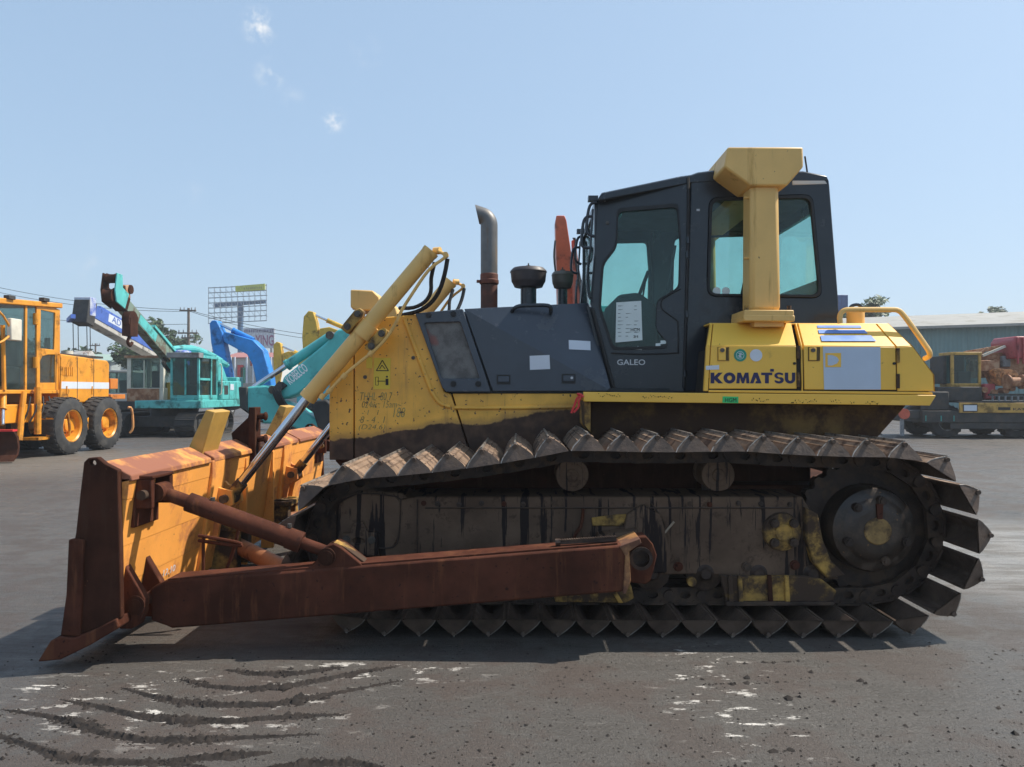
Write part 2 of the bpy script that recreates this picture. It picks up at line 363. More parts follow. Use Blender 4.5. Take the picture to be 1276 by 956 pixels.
# mud pushed into ridges by the turning tracks, and loose clods
MUD = mat('yard_mud', (.020, .0145, .0115), .95, var=.4, vs=9, bump=.3, bs=60)
RIDGES = [[(220, 846), (262, 856), (300, 859), (350, 857), (400, 848), (450, 838), (500, 830)],
          [(150, 857), (190, 868), (230, 876), (280, 879), (340, 878), (400, 868), (505, 847)],
          [(75, 872), (120, 880), (170, 892), (230, 899), (290, 899), (350, 894), (435, 890)],
          [(0, 884), (50, 891), (90, 900), (130, 914), (180, 923), (250, 922), (300, 920), (400, 915)],
          [(-20, 912), (40, 930), (80, 945), (130, 950), (200, 951), (260, 956)],
          [(330, 957), (380, 952), (440, 951), (480, 957)], [(280, 835), (320, 840), (370, 840), (430, 831)],
          [(180, 952), (240, 946), (300, 941), (340, 938)],
          [(905, 828), (960, 826), (1000, 824)], [(870, 853), (940, 852), (1005, 849)], [(950, 872), (1005, 868)], [(950, 914), (1015, 913)], [(935, 938), (990, 935)]]
b = B(); bs = B()
def clod(b, p, r):
    q = [Vector((math.cos(a) * r * random.uniform(.7, 1.3), math.sin(a) * r * random.uniform(.7, 1.3), random.uniform(0, .25) * r)) for a in (i * 1.2566 + random.random() * .5 for i in range(5))]
    b.add([p + x for x in q] + [p + Vector((random.uniform(-.4, .4) * r, random.uniform(-.4, .4) * r, r * random.uniform(.6, 1.1)))], [(i, (i + 1) % 5, 5) for i in range(5)])
for ri, rd in enumerate(RIDGES):
    P = [G(*p) for p in rd]; L = sum((P[i + 1] - P[i]).length for i in range(len(P) - 1)); acc = 0
    for i in range(len(P) - 1):
        seg = (P[i + 1] - P[i]).length; m = max(2, int(seg / .012)); nrm = Vector((-(P[i + 1] - P[i]).y, (P[i + 1] - P[i]).x, 0)).normalized()
        for k in range(m):
            t = (acc + seg * k / m) / L; amp = math.sin(math.pi * min(1, max(0, t))) ** .6
            amp *= .75 + .5 * math.sin(t * 17 + ri * 3); wd = .020 + .022 * amp if ri < 8 else .010; p = P[i].lerp(P[i + 1], k / m)
            if ri >= 8 and random.random() < .55: continue
            for _ in range(random.choice((4, 6, 8, 10)) if ri < 8 else 2):
                clod(b, p + nrm * random.gauss(0, wd * .45) + Vector((0, 0, -.002)), max(.002, random.gauss(.0062, .0034) * (.5 + amp)))
        acc += seg
for ri, rd in enumerate(RIDGES[:8]):
    P = [G(*p) for p in rd]; Q = []
    for i in range(len(P) - 1):
        for k in range(24): Q.append(P[i].lerp(P[i + 1], k / 24))
    Q.append(P[-1]); rows = []; m = len(Q)
    for i, p in enumerate(Q):
        d = (Q[min(i + 1, m - 1)] - Q[max(i - 1, 0)]).normalized(); nn = Vector((-d.y, d.x, 0)); e = math.sin(math.pi * (i + .3) / (m - .4)) ** .5
        rows.append([p + nn * (u * .018 * e * random.uniform(.6, 1.4)) + Vector((0, 0, zz * .016 * e * random.uniform(.5, 1.4) - .001)) for u, zz in ((-1.6, 0), (-.8, .35), (-.2, 1), (.35, .8), (.9, .3), (1.8, 0))])
    b.loft(rows, cap=False, closed=False)
for _ in range(2600):
    g = G(random.uniform(-20, 1290), 800 + 170 * random.random()); clod(b, g, abs(random.gauss(.0015, .0028)) + .001)
for px, py, r in ((1073, 849, .016), (1078, 852, .012), (1010, 838, .014), (1245, 883, .012), (1265, 915, .016), (930, 845, .02)): clod(b, G(px, py), r)
struct(tag(b.done('mud_clods', MUD, sharp=60), 'dark crumbly mud ridges and loose clods on the yard', 'mud'), 'stuff')

# ------------------------------------------------------------------ the bulldozer
DZ = thing('bulldozer', 'large worn yellow crawler bulldozer with black cab and wide swamp tracks', 'bulldozer', (.6, 0, 0))
SIDES = (-1, 1)                                # -1 is the side towards the camera
def pr(name, px, Yref, y0, y1, m, s=-1, parent=DZ, bev=0, r=0, holes=(), label=None):
    """prism traced on the near plane Yref (positive distance from centre line), from y0 to y1, mirrored for s = 1"""
    lp = XZ(rnd(px, r) if r else px, -Yref); b = B()
    if holes: b.plate(lp, [XZ(h, -Yref) for h in holes], lambda u, v: (u, s * y0, v), (0, s * (y1 - y0), 0))
    else: b.prism(lp, s * y0, s * y1)
    return b.done(name, m, parent, bev, label=label)
def bolt(b, p, r=.014, h=.012, ax=(0, -1, 0), n=6):
    p = Vector(p); a = Vector(ax); b.cyl(p, p + a * h * .4, r * 1.5, n=10); b.cyl(p + a * h * .4, p + a * h, r, n=n)

# --- hull: front guard, skirt, belly
HB = B().prism(XZ([(418, 575), (418, 482), (452, 402), (522, 396), (560, 492), (760, 492), (760, 560), (700, 640), (480, 640)], -.54), -.53, .53).done('hull', RUSTD, DZ)
for s in SIDES:
    pr('guard_front', [(411, 573), (411, 480), (441, 407), (441, 573)], .55, .565, .40, MATS['hull_yellow'], s, bev=.006)
    g = pr('guard_side', [(442.5, 573), (442.5, 405), (452, 398), (521, 392), (554, 488.5), (562, 491), (588, 573)], .55, .57, .50, MATS['hull_yellow'], s, bev=.008, label='yellow front guard side with dried mud along its lower edge')
    pr('side_skirt', [(564, 490.5), (760, 490.5), (760, 573), (590, 573)], .55, .568, .50, MATS['hull_yellow'], s, bev=.006)
    Yb = s * .57
    B().tube([(WY(a, c, -.57).x, Yb, WY(a, c, -.57).z) for a, c in ((504, 398), (514, 425), (528, 462), (538, 488), (548, 502), (561, 507))], .017, 10).done('pressed_bead', MATS['hull_yellow'], DZ)
    B().tube([(WY(a, c, -.57).x, Yb, WY(a, c, -.57).z) for a, c in ((566, 508), (600, 508.5), (660, 508), (722, 507))], .014, 10, smooth=0).done('pressed_bead', MATS['hull_yellow'], DZ)
    for a, c in ((515, 446), (455, 470), (482, 418)): b = B(); bolt(b, (WY(a, c, -.57).x, Yb, WY(a, c, -.57).z), .009, .012, (0, s, 0)); b.done('guard_bolt', STEEL, DZ)
    # lamp box on the nose
    pr('lamp_housing', [(438.5, 362), (466, 363), (474, 371), (478, 388), (446, 388), (438.5, 384)], .45, .50, .22, YELC, s, bev=.01)
    b = B(); b.cyl((WY(440, 374, -.45).x - .005, s * .36, WY(440, 374, -.45).z), (WY(440, 374, -.45).x - .02, s * .36, WY(440, 374, -.45).z), .062, n=20); b.done('lamp_lens', WHITE, DZ)
for s in SIDES[:1]:
    # warning decal and marker writing on the guard
    d = pr('warning_label', [(466, 446), (487, 446), (486, 485), (465.5, 485)], .57, .5725, .571, LBLY, s)
    b = B(); P = [WY(a, c, -.573) for a, c in ((476.5, 449), (484, 462), (469, 462))]; c0 = sum(P, Vector()) / 3
    for i in range(3): b.bar(P[i], P[(i + 1) % 3], .006, .002, (0, 1, 0))
    for pa, pb in (((473, 460), (476, 455)), ((476, 455), (480, 460)), ((470, 475), (482, 475))): b.bar(WY(*pa, -.573), WY(*pb, -.573), .005, .002, (0, 1, 0))
    b.prism(XZ([(480.5, 472), (484, 472), (484, 480), (480.5, 480)], -.573), -.574, -.572); b.cyl(WY(482.2, 469.5, -.5725), WY(482.2, 469.5, -.574), .007, n=10)
    for pa, pb in (((468, 470), (471.5, 470)), ((471.5, 470), (471.5, 480)), ((471.5, 480), (468, 480)), ((468, 480), (468, 470))): b.bar(WY(*pa, -.573), WY(*pb, -.573), .003, .002, (0, 1, 0))
    b.done('warning_pictogram', BLKL, DZ)
    pr('warning_label', [(456.5, 445), (464, 445), (464, 459), (456.5, 459)], .57, .5725, .571, LBLY, s)
    for txt, bx in (('THHL  80 7', (449, 489, 489, 499)), ('024w : 15am~', (451, 500, 500, 508)), ('- 1   1', (451, 511, 472, 517)), ('188', (490, 508, 505, 520)), ('8 - 4 . 1', (449, 519, 480, 527)), ('(D24.6)', (447, 529, 480, 537))):
        text_px(txt, bx, -.5702, INK, DZ, shear=.25, off=-.012, name='marker_writing')

# --- grille panel and engine cover
for s in SIDES:
    gf = pr('grille_frame', [(518, 391), (577, 385.5), (612, 488.5), (556, 488.5), (551, 482)], .57, .60, .55, DARK, s, bev=.005, holes=[rnd([(529, 403), (574, 401.5), (598, 472), (551, 472)], 3)])
    k = MATS.get('grille_mesh')
    if not k:
        q = N('grille_mesh'); v = q.coord(rnd=False)
        c = q.mix(q.rng(q.noise(v, 8, 6, .7), .35, .65), (.11, .105, .10), (.21, .205, .195))
        c = q.mix(q.rng(q.noise(v, 4.2, 2, .5), .64, .70, 0, .6), c, (.30, .06, .04))
        wv = q.n('ShaderNodeTexChecker'); wv.inputs['Scale'].default_value = 190; q.l(v, wv.inputs['Vector']); c = q.mix(q.math('MULTIPLY', wv.outputs['Fac'], .35), c, (.03, .03, .03))
        q.l(c, q.b.inputs['Base Color']); q.b.inputs['Roughness'].default_value = .8; MATS['grille_mesh'] = q.m
    pr('grille_mesh', [(527, 401), (576, 399.5), (601, 474), (549, 474)], .57, .579, .57, MATS['grille_mesh'], s, gf)
    for a, c in ((534, 393), (565, 391.5), (565, 478.5), (596, 478.5)): b = B(); bolt(b, (WY(a, c, -.6).x, s * .60, WY(a, c, -.6).z), .014, .012, (0, s, 0)); b.done('grille_bolt', RUB, gf)
# engine cover: lower face upright, upper triangle leaning in
for s in SIDES:
    def q3(px, py, Y): p = WY(px, py, -Y); return (p.x, s * Y, p.z)
    A, D, C_, Bt = q3(578.5, 385, .59), q3(614, 487.5, .59), q3(762, 487.5, .59), q3(733, 377.5, .44)
    def inn(p, y=.12): return (p[0], p[1] - s * y, p[2])
    b = B().add([A, D, C_, Bt, inn(A), inn(D), inn(C_), inn(Bt)], [(0, 1, 2), (0, 2, 3), (4, 6, 5), (4, 7, 6), (0, 4, 5, 1), (1, 5, 6, 2), (2, 6, 7, 3), (3, 7, 4, 0)])
    ec = b.done('engine_cover', DARK, DZ, bev=.004, sharp=8)
    for a, c in ((619, 467), (700, 466)):
        lt = pr('latch', [(a, c), (a + 17, c), (a + 17, c + 12), (a, c + 12)], .59, .594, .58, RUB, s, ec)
        pr('latch_paddle', [(a + 1.5, c + 2), (a + 15.5, c + 2), (a + 15.5, c + 9), (a + 1.5, c + 9)], .59, .598, .59, DARK, s, lt, bev=.002)
        if a == 700: bb = B(); p = WY(712.5, 471, -.6); bb.cyl((p.x, s * .598, p.z), (p.x, s * .603, p.z), .009, n=12); bb.done('lock', SILV, lt)
    hp = [(637, 391, .52), (640, 385, .57), (647, 381.5, .585), (660, 380.7, .585), (678, 380.4, .585), (685, 382, .585), (686.5, 387, .57), (686, 391, .50)]
    B().tube([q3(*p) for p in hp], .014, 10).done('grab_handle', CABK, ec)
b = B().prism(XZ([(522, 397), (578, 388), (733, 380), (768, 515), (558, 515)], -.44), -.43, .43).done('hood', DARK, DZ, bev=.01)
B().prism(XZ([(731, 381), (741, 384), (775, 489), (775, 520), (760, 520), (756, 480)], -.52), -.515, .515).done('firewall', CABK, DZ)
pr('paper_label', [(660, 443.5), (684.7, 442.5), (685.5, 460), (660.3, 461)], .59, .5925, .5912, WHITE)
# second label lies on the leaning triangle
def on_tri(px, py):
    A, C_, Bt = WY(578.5, 385, -.59), WY(762, 487.5, -.59), WY(733, 377.5, -.44); nn = (C_ - A).cross(Bt - A).normalized(); p = on_plane(px, py, A, nn); return p, (nn if nn.y < 0 else -nn)
b = B(); P = [on_tri(*p) for p in ((708.5, 424), (735.5, 425.5), (735.8, 436.8), (708.8, 435.5))]
b.loft([[p + n * .004 for p, n in P], [p + n * .0025 for p, n in P]]).done('paper_label', WHITE, DZ)

# --- exhaust and intake
def qs(px, py, Y): p = WY(px, py, Y); return Vector((p.x, Y, p.z))
px0 = qs(609.5, 395, 0); pipe_r = .066
b = B().lathe([(pipe_r, 0), (pipe_r, .25), (pipe_r * .97, .25)], px0, (0, 0, 1), 24); lo = b.done('exhaust_base', mat('rust_red', (.17, .052, .03), .7, var=.3, dirt=(.09, .05, .04), damt=.4), DZ)
B().lathe([(pipe_r * 1.1, .255), (pipe_r * 1.14, .26), (pipe_r * 1.14, .285), (pipe_r * 1.05, .29), (pipe_r * 1.05, .33), (pipe_r * 1.0, .335)], px0, (0, 0, 1), 24).tube([px0 + Vector((-.07, -.03, .272)), px0 + Vector((-.095, -.035, .272))], .012, 6).done('exhaust_clamp', MATS['rust_red'], DZ)
top = qs(609.5, 281, 0).z; p0z = px0.z + .30; rings = []; n = 24; cx0 = px0.x; bend = .078; SW = R(72)
path = [(0, p0z), (0, top)] + [(-bend * (1 - math.cos(a)), top + bend * math.sin(a)) for a in (i / 9 * SW for i in range(1, 10))]
for i, (dx, z) in enumerate(path):
    a = 0 if i < 2 else (i - 1) / 9 * SW; tg = Vector((-math.sin(a), 0, math.cos(a))); sd = Vector((math.cos(a), 0, math.sin(a))); c = Vector((cx0 + dx, 0, z))
    rings.append([c + sd * math.cos(u) * pipe_r + Vector((0, 1, 0)) * math.sin(u) * pipe_r for u in (2 * math.pi * j / n for j in range(n))])
tip, lip = qs(591, 251, 0), qs(596.5, 276, 0); mn = Vector((-(lip - tip).z, 0, (lip - tip).x)).normalized()
rings.append([p + tg * max(.004, (tip - p).dot(mn) / tg.dot(mn)) for p in rings[-1]])
cm = sum(rings[-1], Vector()) / n; cb_ = sum(rings[-3], Vector()) / n
B().loft(rings + [[cm + (p - cm) * .93 for p in rings[-1]], [cb_ + (p - cb_) * .9 for p in rings[-3]]], cap=False).done('exhaust_stack', PIPE, DZ)
def precleaner(pxc, ytop, ybot, wpx, stem, Y, m2):
    c = qs(pxc, ybot, Y); sc = (Y + CAMD) / FPX; r = wpx / 2 * sc; h = (ybot - ytop) * sc
    o = B().lathe([(r * .45, -.01), (r * .78, .0), (r * .9, h * .22), (r * .93, h * .25), (r * .95, h * .3), (r * 1.0, h * .72), (r * 1.03, h * .74), (r, h * .82), (r * .85, h * .95), (r * .4, h), (.001, h)], c, (0, 0, 1), 28).done('intake_bowl', m2, DZ)
    B().cyl(c + Vector((0, 0, -.16)), c + Vector((0, 0, .01)), stem * sc / 2, n=20).done('intake_stem', CABK, DZ)
    B().cyl(c + Vector((0, 0, h)), c + Vector((0, 0, h + .012)), .02, n=8).cyl(c + Vector((0, 0, h + .012)), c + Vector((0, 0, h + .03)), .006, n=6).done('wing_nut', STEEL, o)
precleaner(658.5, 333, 358, 45, 20, 0.0, mat('intake_brown', (.060, .048, .050), .5, var=.2))
precleaner(701, 338, 359, 27, 12, .12, mat('intake_tan', (.11, .095, .075), .5, var=.2))

# --- lift cylinders
for s in SIDES:
    Yc = .72
    def q(px, py, dy=0): p = WY(px, py, -Yc); return Vector((p.x, s * (Yc + dy), p.z))
    e0, e1 = q(287, 619), q(537, 313); ax = (e1 - e0).normalized()
    lo, hi = q(384, 495), e1; up = Vector((-ax.z, 0, ax.x))
    cy = B().cyl(lo, hi, .056, n=28).cyl(lo - ax * .012, lo + ax * .03, .059, n=28).cyl(hi - ax * .10, hi - ax * .095, .0585, n=28).cyl(hi - ax * .02, hi + ax * .004, .059, n=28).done('lift_cylinder', YELC, DZ, sharp=40)
    B().cyl(e0, lo + ax * .05, .033, n=24).done('piston_rod', CHR, cy)
    B().cyl(e0 + Vector((0, s * .05, 0)), e0 - Vector((0, s * .05, 0)), .052, n=20).cyl(e0 + ax * .02, e0 + ax * .13, .042, n=16).done('rod_eye', YELD, cy)
    # trunnion yoke clamped round the barrel
    yk = q(456, 412); b = B(); b.cyl(yk - ax * .05, yk + ax * .055, .068, n=28)
    yo = b.done('trunnion_band', YELC, DZ)
    for sg in (-1, 1):
        c = yk + up * sg * .105; b = B(); b.loft([[c + ax * a * .095 + up * u * .034 + Vector((0, s * yy, 0)) for a, u in ((-1, -.9), (-.6, -1), (.6, -1), (1, -.5), (1, .5), (.6, 1), (-.6, 1), (-1, .9))] for yy in (-.045, .045)])
        b.done('trunnion_cap', YELD, yo, bev=.006)
        for a in (-.055, .055): b = B(); bolt(b, c + ax * a + Vector((0, s * .045, 0)), .016, .02, (0, s, 0)); b.done('trunnion_bolt', STEEL, yo)
    # steel pipe along the barrel, hoses off its head
    pp = [q(546, 314, .03), q(556, 319, .03), q(553, 324, .04), q(541, 333, .05), q(530, 345, .05), q(512, 372, .05), q(502, 388, .05), q(494, 405, .05), q(483, 422, .05), q(470, 436, .05), q(450, 452, .05), q(430, 469, .05), q(412, 488, .05), q(404, 494, .03), q(399, 490, 0)]
    B().tube(pp, .0115, 8).done('hydraulic_pipe', YELC, cy)
    for a, c in ((404, 494), (413, 487), (431, 469), (464, 441)): p = q(a, c, .05); B().cyl(p - ax * .018, p + ax * .018, .019, n=10).done('pipe_union', YELC, cy)
    B().cyl(q(541, 313), q(549, 313, .02), .025, n=12).done('pipe_elbow', YELC, cy); B().cyl(q(556, 319, .03) - Vector((0, s * .02, 0)), q(556, 319, .03) + Vector((0, s * .02, 0)), .02, n=10).done('pipe_elbow', YELC, cy)
    B().tube([q(558, 323, .02), q(554, 342, .0), q(546, 362, -.05), q(533, 377, -.1), q(515, 386, -.14), q(490, 390, -.2)], .015, 10).done('hydraulic_hose', RUB, cy)
    B().tube([q(541, 326, -.03), q(536, 345, -.06), q(535, 362, -.08), q(527, 374, -.1), q(512, 381, -.12), q(492, 380, -.2)], .014, 10).done('hydraulic_hose', RUB, cy)

# --- blade
YB = 1.95
def moldx(z): return -2.235 - .05 * math.exp(-z * 1.2) - .19 * max(0, 1 - z / .34) ** 1.6 + .03 * max(0, (z - .75)) * 2
fr = [(moldx(z), z) for z in [.04 + i * (1.0 - .04) / 14 for i in range(15)]]
BL = B().prism(fr + [(-2.17, 1.0), (-2.165, .95), (-2.17, .6), (-2.16, .3), (-2.22, .16)], -YB, YB).done('moldboard', RUST, DZ, label='brown worn blade face')
segs = [(-YB, -.95), (-.90, -.05), (-.0, .95), (1.0, YB)]
for y0, y1 in segs:
    B().prism([(-2.168, 1.06), (-2.025, .985), (-2.02, .955), (-2.15, .93)], y0, y1).done('top_plate', ORGR, BL, bev=.006)
for z0, z1, x0, x1 in ((.8605, .965, -2.035, -2.045), (.6135, .8595, -2.047, -2.075), (.4035, .6125, -2.077, -2.105), (.20, .4025, -2.107, -2.140)):
    B().prism([(x0, z1), (x1, z0), (-2.19, z0 + .01), (-2.19, z1)], -YB, YB).done('back_plate', ORG, BL)
for s in SIDES:
    EP = [(105, 576), (110.6, 570.6), (121.6, 569.8), (131, 577.6), (147.5, 586), (150, 690), (151, 770), (95, 793), (66, 797), (78, 790), (84.7, 750), (89, 697), (95, 664), (100.4, 615)]
    hole = [(116 + 4.2 * math.cos(t), 577 + 3.6 * math.sin(t)) for t in (i * math.pi / 6 for i in range(12))]
    pr('end_plate', EP, 1.98, 1.985, 1.945, RUSTD, s, BL, bev=.005, holes=[hole])
    pr('corner_bit', [(50, 823), (66, 797), (78, 791.5), (95, 793), (120, 783), (148, 769), (151, 781), (115, 802.5), (78, 820.5)], 1.98, 2.005, 1.80, RUST, s, BL, bev=.008)
    pr('wear_strip', [(88.5, 671.5), (95.5, 670.5), (106, 672), (107, 676), (103, 792), (78.5, 790), (85.5, 740)], 1.98, 2.003, 1.97, RUST, s, BL, bev=.006)
    lug = pr('arm_lug', [(150.5, 690), (160, 708), (176, 735), (182, 746), (181, 762), (175, 778), (165, 783), (150.5, 783)], 1.86, 1.875, 1.82, RUST, s, BL, bev=.006)
    pr('arm_lug', [(150.5, 690), (160, 708), (176, 735), (182, 746), (181, 762), (175, 778), (165, 783), (150.5, 783)], 1.86, 1.66, 1.61, RUST, s, BL, bev=.006)
    p = WY(169, 754, -1.875); B().cyl((p.x, s * 1.56, p.z), (p.x, s * 1.885, p.z), .032, n=20).cyl((p.x, s * 1.872, p.z), (p.x, s * 1.882, p.z), .05, n=20).done('arm_pin', RUSTD, BL)
    # bracket for the brace at the top corner
    x0 = -2.075
    br = B(); br.box(x0, x0 + .035, s * 1.62, s * 1.88, .70, .955).box(x0, x0 + .12, s * 1.84, s * 1.875, .80, .955).box(x0, x0 + .12, s * 1.63, s * 1.665, .80, .955).box(x0, x0 + .125, s * 1.63, s * 1.875, .955, .975)
    br.done('brace_bracket', RUST, BL, bev=.006)
    B().cyl((x0 + .08, s * 1.60, .875), (x0 + .08, s * 1.91, .875), .026, n=16).done('brace_pin', YELD, BL)
    # lift cylinder bracket on the back, two cheeks
    e = WY(287, 619, -.72)
    for dy in (-.095, .065):
        B().prism([(-2.09, e.z + .14), (-2.02, e.z + .06), (e.x - .05, e.z + .075), (e.x + .045, e.z + .05), (e.x + .055, e.z - .04), (e.x - .02, e.z - .09), (-2.04, e.z - .27), (-2.11, e.z - .3)], s * (.72 + dy), s * (.72 + dy + .03)).done('cylinder_bracket', ORG, BL, bev=.005)
    B().cyl((e.x, s * .60, e.z), (e.x, s * .85, e.z), .028, n=14).done('cylinder_pin', STEEL, BL)
    for yy in (.28,):
        B().box(-2.13, -2.03, s * yy, s * (yy + .03), .14, .93 if yy < 1 else .60).done('back_rib', ORG, BL, bev=.004)
for y9 in (-.93, .55): B().prism([(-2.10, .965), (-2.022, .965), (-2.022, .86), (-2.052, .62), (-2.082, .40), (-2.115, .22), (-2.14, .22)], y9, y9 + .21).done('back_post', ORG, BL, bev=.006)
# things standing on the top edge
def lean(name, yc, wd, m, tx):
    B().loft([[(-2.20, yc - wd, 1.02), (-2.10, yc - wd, 1.0), (-2.10, yc + wd, 1.0), (-2.20, yc + wd, 1.02)], [(-2.20 + tx, yc - wd, 1.30), (-2.14 + tx, yc - wd, 1.285), (-2.14 + tx, yc + wd, 1.285), (-2.20 + tx, yc + wd, 1.30)]]).done(name, m, BL, bev=.006)
SPL = mat('plate_ochre', (.52, .31, .07), .6, var=.15, vs=4, dirt=(.24, .12, .04), damt=.25, ds=4, speck=(.08, .04, .02), sth=.72)
lean('sight_plate', -.80, .13, SPL, .13); lean('sight_plate', .66, .13, SPL, .14)
b = B().prism([(-2.19, 1.04), (-2.04, .99), (-2.03, 1.28), (-2.06, 1.28), (-2.075, 1.22), (-2.20, 1.10)], -.17, -.13); b.box(-2.05, -2.0, -.22, -.10, .9, 1.30)
for z in (1.23, 1.06): b.cyl((-2.02, -.16, z), (-1.93, -.16, z), .024, n=10); b.cyl((-1.95, -.16, z), (-1.935, -.16, z), .034, n=10)
b.done('hose_bracket', RUSTD, BL, bev=.004)
b = B()
for pth in ([(-1.93, -1.36, .56), (-1.70, -1.36, .52), (-1.69, -1.36, .50), (-1.93, -1.36, .53)], [(-1.90, -1.36, .56), (-1.90, -1.36, .28)], [(-1.70, -1.30, .66), (-1.73, -1.30, .50), (-1.79, -1.30, .33), (-1.82, -1.30, .31)]): b.tube(pth, .0105, 8)
b.done('step_bar', RUST, BL)
text_on('R.12.10', lambda u, v, t: (-2.100 - (.33 - v) * .15 + t, u, v), -1.52, -1.30, .335, .375, WHITE, BL)

# --- push arms and braces
for s in SIDES:
    ya, yb = 1.76, 1.58
    arm = pr('push_arm', [(186, 735), (193, 730), (206, 724.5), (774, 679.5), (781, 683), (782, 733), (774, 738), (214, 783.5), (206, 780), (188, 774)], ya, ya, yb, RUST, s, bev=.012, label='rusty brown push arm alongside the track')
    pl = B(); P0, P1 = WY(208, 724.5, -ya), WY(770, 679.8, -ya)
    pl.bar((P0.x, s * (ya + yb) / 2, P0.z + .003), (P1.x, s * (ya + yb) / 2, P1.z + .003), yb - ya + .03, .014).done('arm_cap_plate', RUST, arm)
    # bracket where the brace meets the arm
    for y0, y1 in ((ya - .01, ya - .045), (yb + .05, yb + .015)):
        pr('brace_lug', [(385, 712), (398, 692), (405, 682), (415, 678.5), (424, 683), (450, 704), (452, 708)], ya, y0, y1, RUST, s, arm, bev=.005)
    pr('lug_strip', [(413, 678), (424, 682), (452, 703), (449, 706), (421, 687), (411, 682)], ya, ya - .05, yb + .055, YELD, s, arm, bev=.003)
    p = WY(407, 694, -ya); B().cyl((p.x, s * (ya + .005), p.z), (p.x, s * (yb), p.z), .048, n=20).cyl((p.x, s * (ya + .012), p.z), (p.x, s * ya, p.z), .035, n=16).done('brace_pin', RUSTD, arm)
    e0 = Vector((-1.97, s * 1.755, .875)); e1 = Vector((p.x, s * 1.67, p.z)); d = (e1 - e0).normalized(); L = (e1 - e0).length
    tb = B().cyl(e0 + d * .16, e0 + d * (L - .19), .052, n=24).cyl(e0 + d * (L - .25), e0 + d * (L - .17), .058, n=24).done('brace_tube', RUST, DZ, sharp=40)
    B().cyl(e0, e0 + d * .2, .036, n=18).cyl(e0 + Vector((0, s * .06, 0)), e0 - Vector((0, s * .06, 0)), .05, n=16).done('brace_screw', RUST, tb)
    B().cyl(e0 + d * (L - .22), e1, .033, n=18).done('brace_rod', RUST, tb)
    b = B(); c = e0 + d * .30 + Vector((0, 0, .052)); b.cyl(c, c + Vector((0, 0, .02)), .014, n=8); c = e0 + d * (L - .24) + Vector((0, 0, .058)); b.cyl(c, c + Vector((0, 0, .022)), .012, n=8); b.done('grease_nipple', STEEL, tb)
    # diagonal strut from the blade's lower back to the arm
    B().cyl((-2.0, s * .55, .33), (-1.16, s * 1.57, .32), .055, n=20).done('diagonal_strut', mat('strut_rust', (.30, .12, .05), .6, var=.2, dirt=(.12, .05, .03), damt=.4), DZ)
    b = B().box(-2.14, -1.95, s * .42, s * .50, .2, .5).box(-2.14, -1.95, s * .62, s * .70, .2, .5).box(-2.14, -1.92, s * .40, s * .72, .46, .5); b.done('strut_bracket', YELD, BL, bev=.006)
    # rear pivot of the arm on the track frame
    ring = [(797 + 12 * math.cos(t), 693.5 + 12 * math.sin(t)) for t in (i * math.pi / 10 for i in range(20))]
    pv = pr('pivot_cap', [(780, 690), (790, 675), (793, 668), (804, 667), (812, 676), (817, 690), (813, 708), (809, 722), (803, 726), (786, 724), (780, 716)], 1.60, 1.64, 1.50, RUST, s, DZ, bev=.006, holes=[ring])
    c = WY(797, 693.5, -1.60); B().lathe([(.046, -.02), (.064, -.02), (.064, .03), (.046, .03), (.046, -.02)], (c.x, s * 1.63, c.z), (0, s, 0), 24, cap=False).done('pivot_bush', CHAIN, pv)
    B().cyl((c.x, s * 1.1, c.z), (c.x, s * 1.60, c.z), .05, n=20).done('pivot_shaft', CHAIN, pv)
    b = B().bar(qs(694, 676, -1.70) * 1, qs(768, 671.5, -1.70), .03, .02) if s < 0 else B().box(c.x - .3, c.x - .1, 1.66, 1.72, c.z + .05, c.z + .07)
    if s < 0:
        for i in range(24): t = i / 23; p = qs(698, 674, -1.70).lerp(qs(766, 669.5, -1.70), t); b.cyl(p + Vector((0, -.016, 0)), p + Vector((0, .016, 0)), .0085, n=6)
        b.cyl(qs(692, 676, -1.70), qs(698, 675.5, -1.70), .02, n=8)
    b.done('adjuster_screw', CHAIN, arm)
    pr('arm_end_strap', [(770, 678), (795, 668), (797, 674), (782, 684), (784, 720), (778, 736), (774, 736), (777, 690)], 1.70, 1.768, 1.55, mat('worn_strap', (.36, .17, .06), .6, var=.25, dirt=(.12, .05, .03), damt=.5), s, arm, bev=.004)

# --- tracks
YT = 1.025; HW = .475; PIT = .2032
idc, idr = Vector((-.95, .51)), .355; spc, spr = Vector((2.15, .575)), .42
pts = []
for i in range(25): a = R(-90 + 180 * i / 24 - 4); pts.append(spc + Vector((math.cos(a), math.sin(a))) * spr)
pts = [p for p in pts]
def sagged(p, q, n, sag): return [p.lerp(q, i / n) + Vector((0, -sag * 4 * (i / n) * (1 - i / n))) for i in range(1, n)]
r2, r1 = Vector((1.238, 1.03)), Vector((.318, 1.035))
top_s = spc + Vector((-.06, spr + .0)); top_i = idc + Vector((-.10, idr - .005))
pts += sagged(pts[-1], r2, 6, .012) + [r2] + sagged(r2, r1, 6, .012) + [r1] + sagged(r1, top_i, 8, .028)
for i in range(25): a = R(104 + 166 * i / 24); pts.append(idc + Vector((math.cos(a), math.sin(a))) * idr)
pts.append(Vector((2.0, .155)))
def resample(pts, step):
    P = pts + [pts[0]]; L = sum((P[i + 1] - P[i]).length for i in range(len(P) - 1)); n = round(L / step); st = L / n; out = []; acc = 0; tgt = 0
    for i in range(len(P) - 1):
        l = (P[i + 1] - P[i]).length
        while tgt < acc + l - 1e-9 and len(out) < n: out.append(P[i].lerp(P[i + 1], (tgt - acc) / l)); tgt += st
        acc += l
    return out
joints = resample(pts, PIT); NL = len(joints)
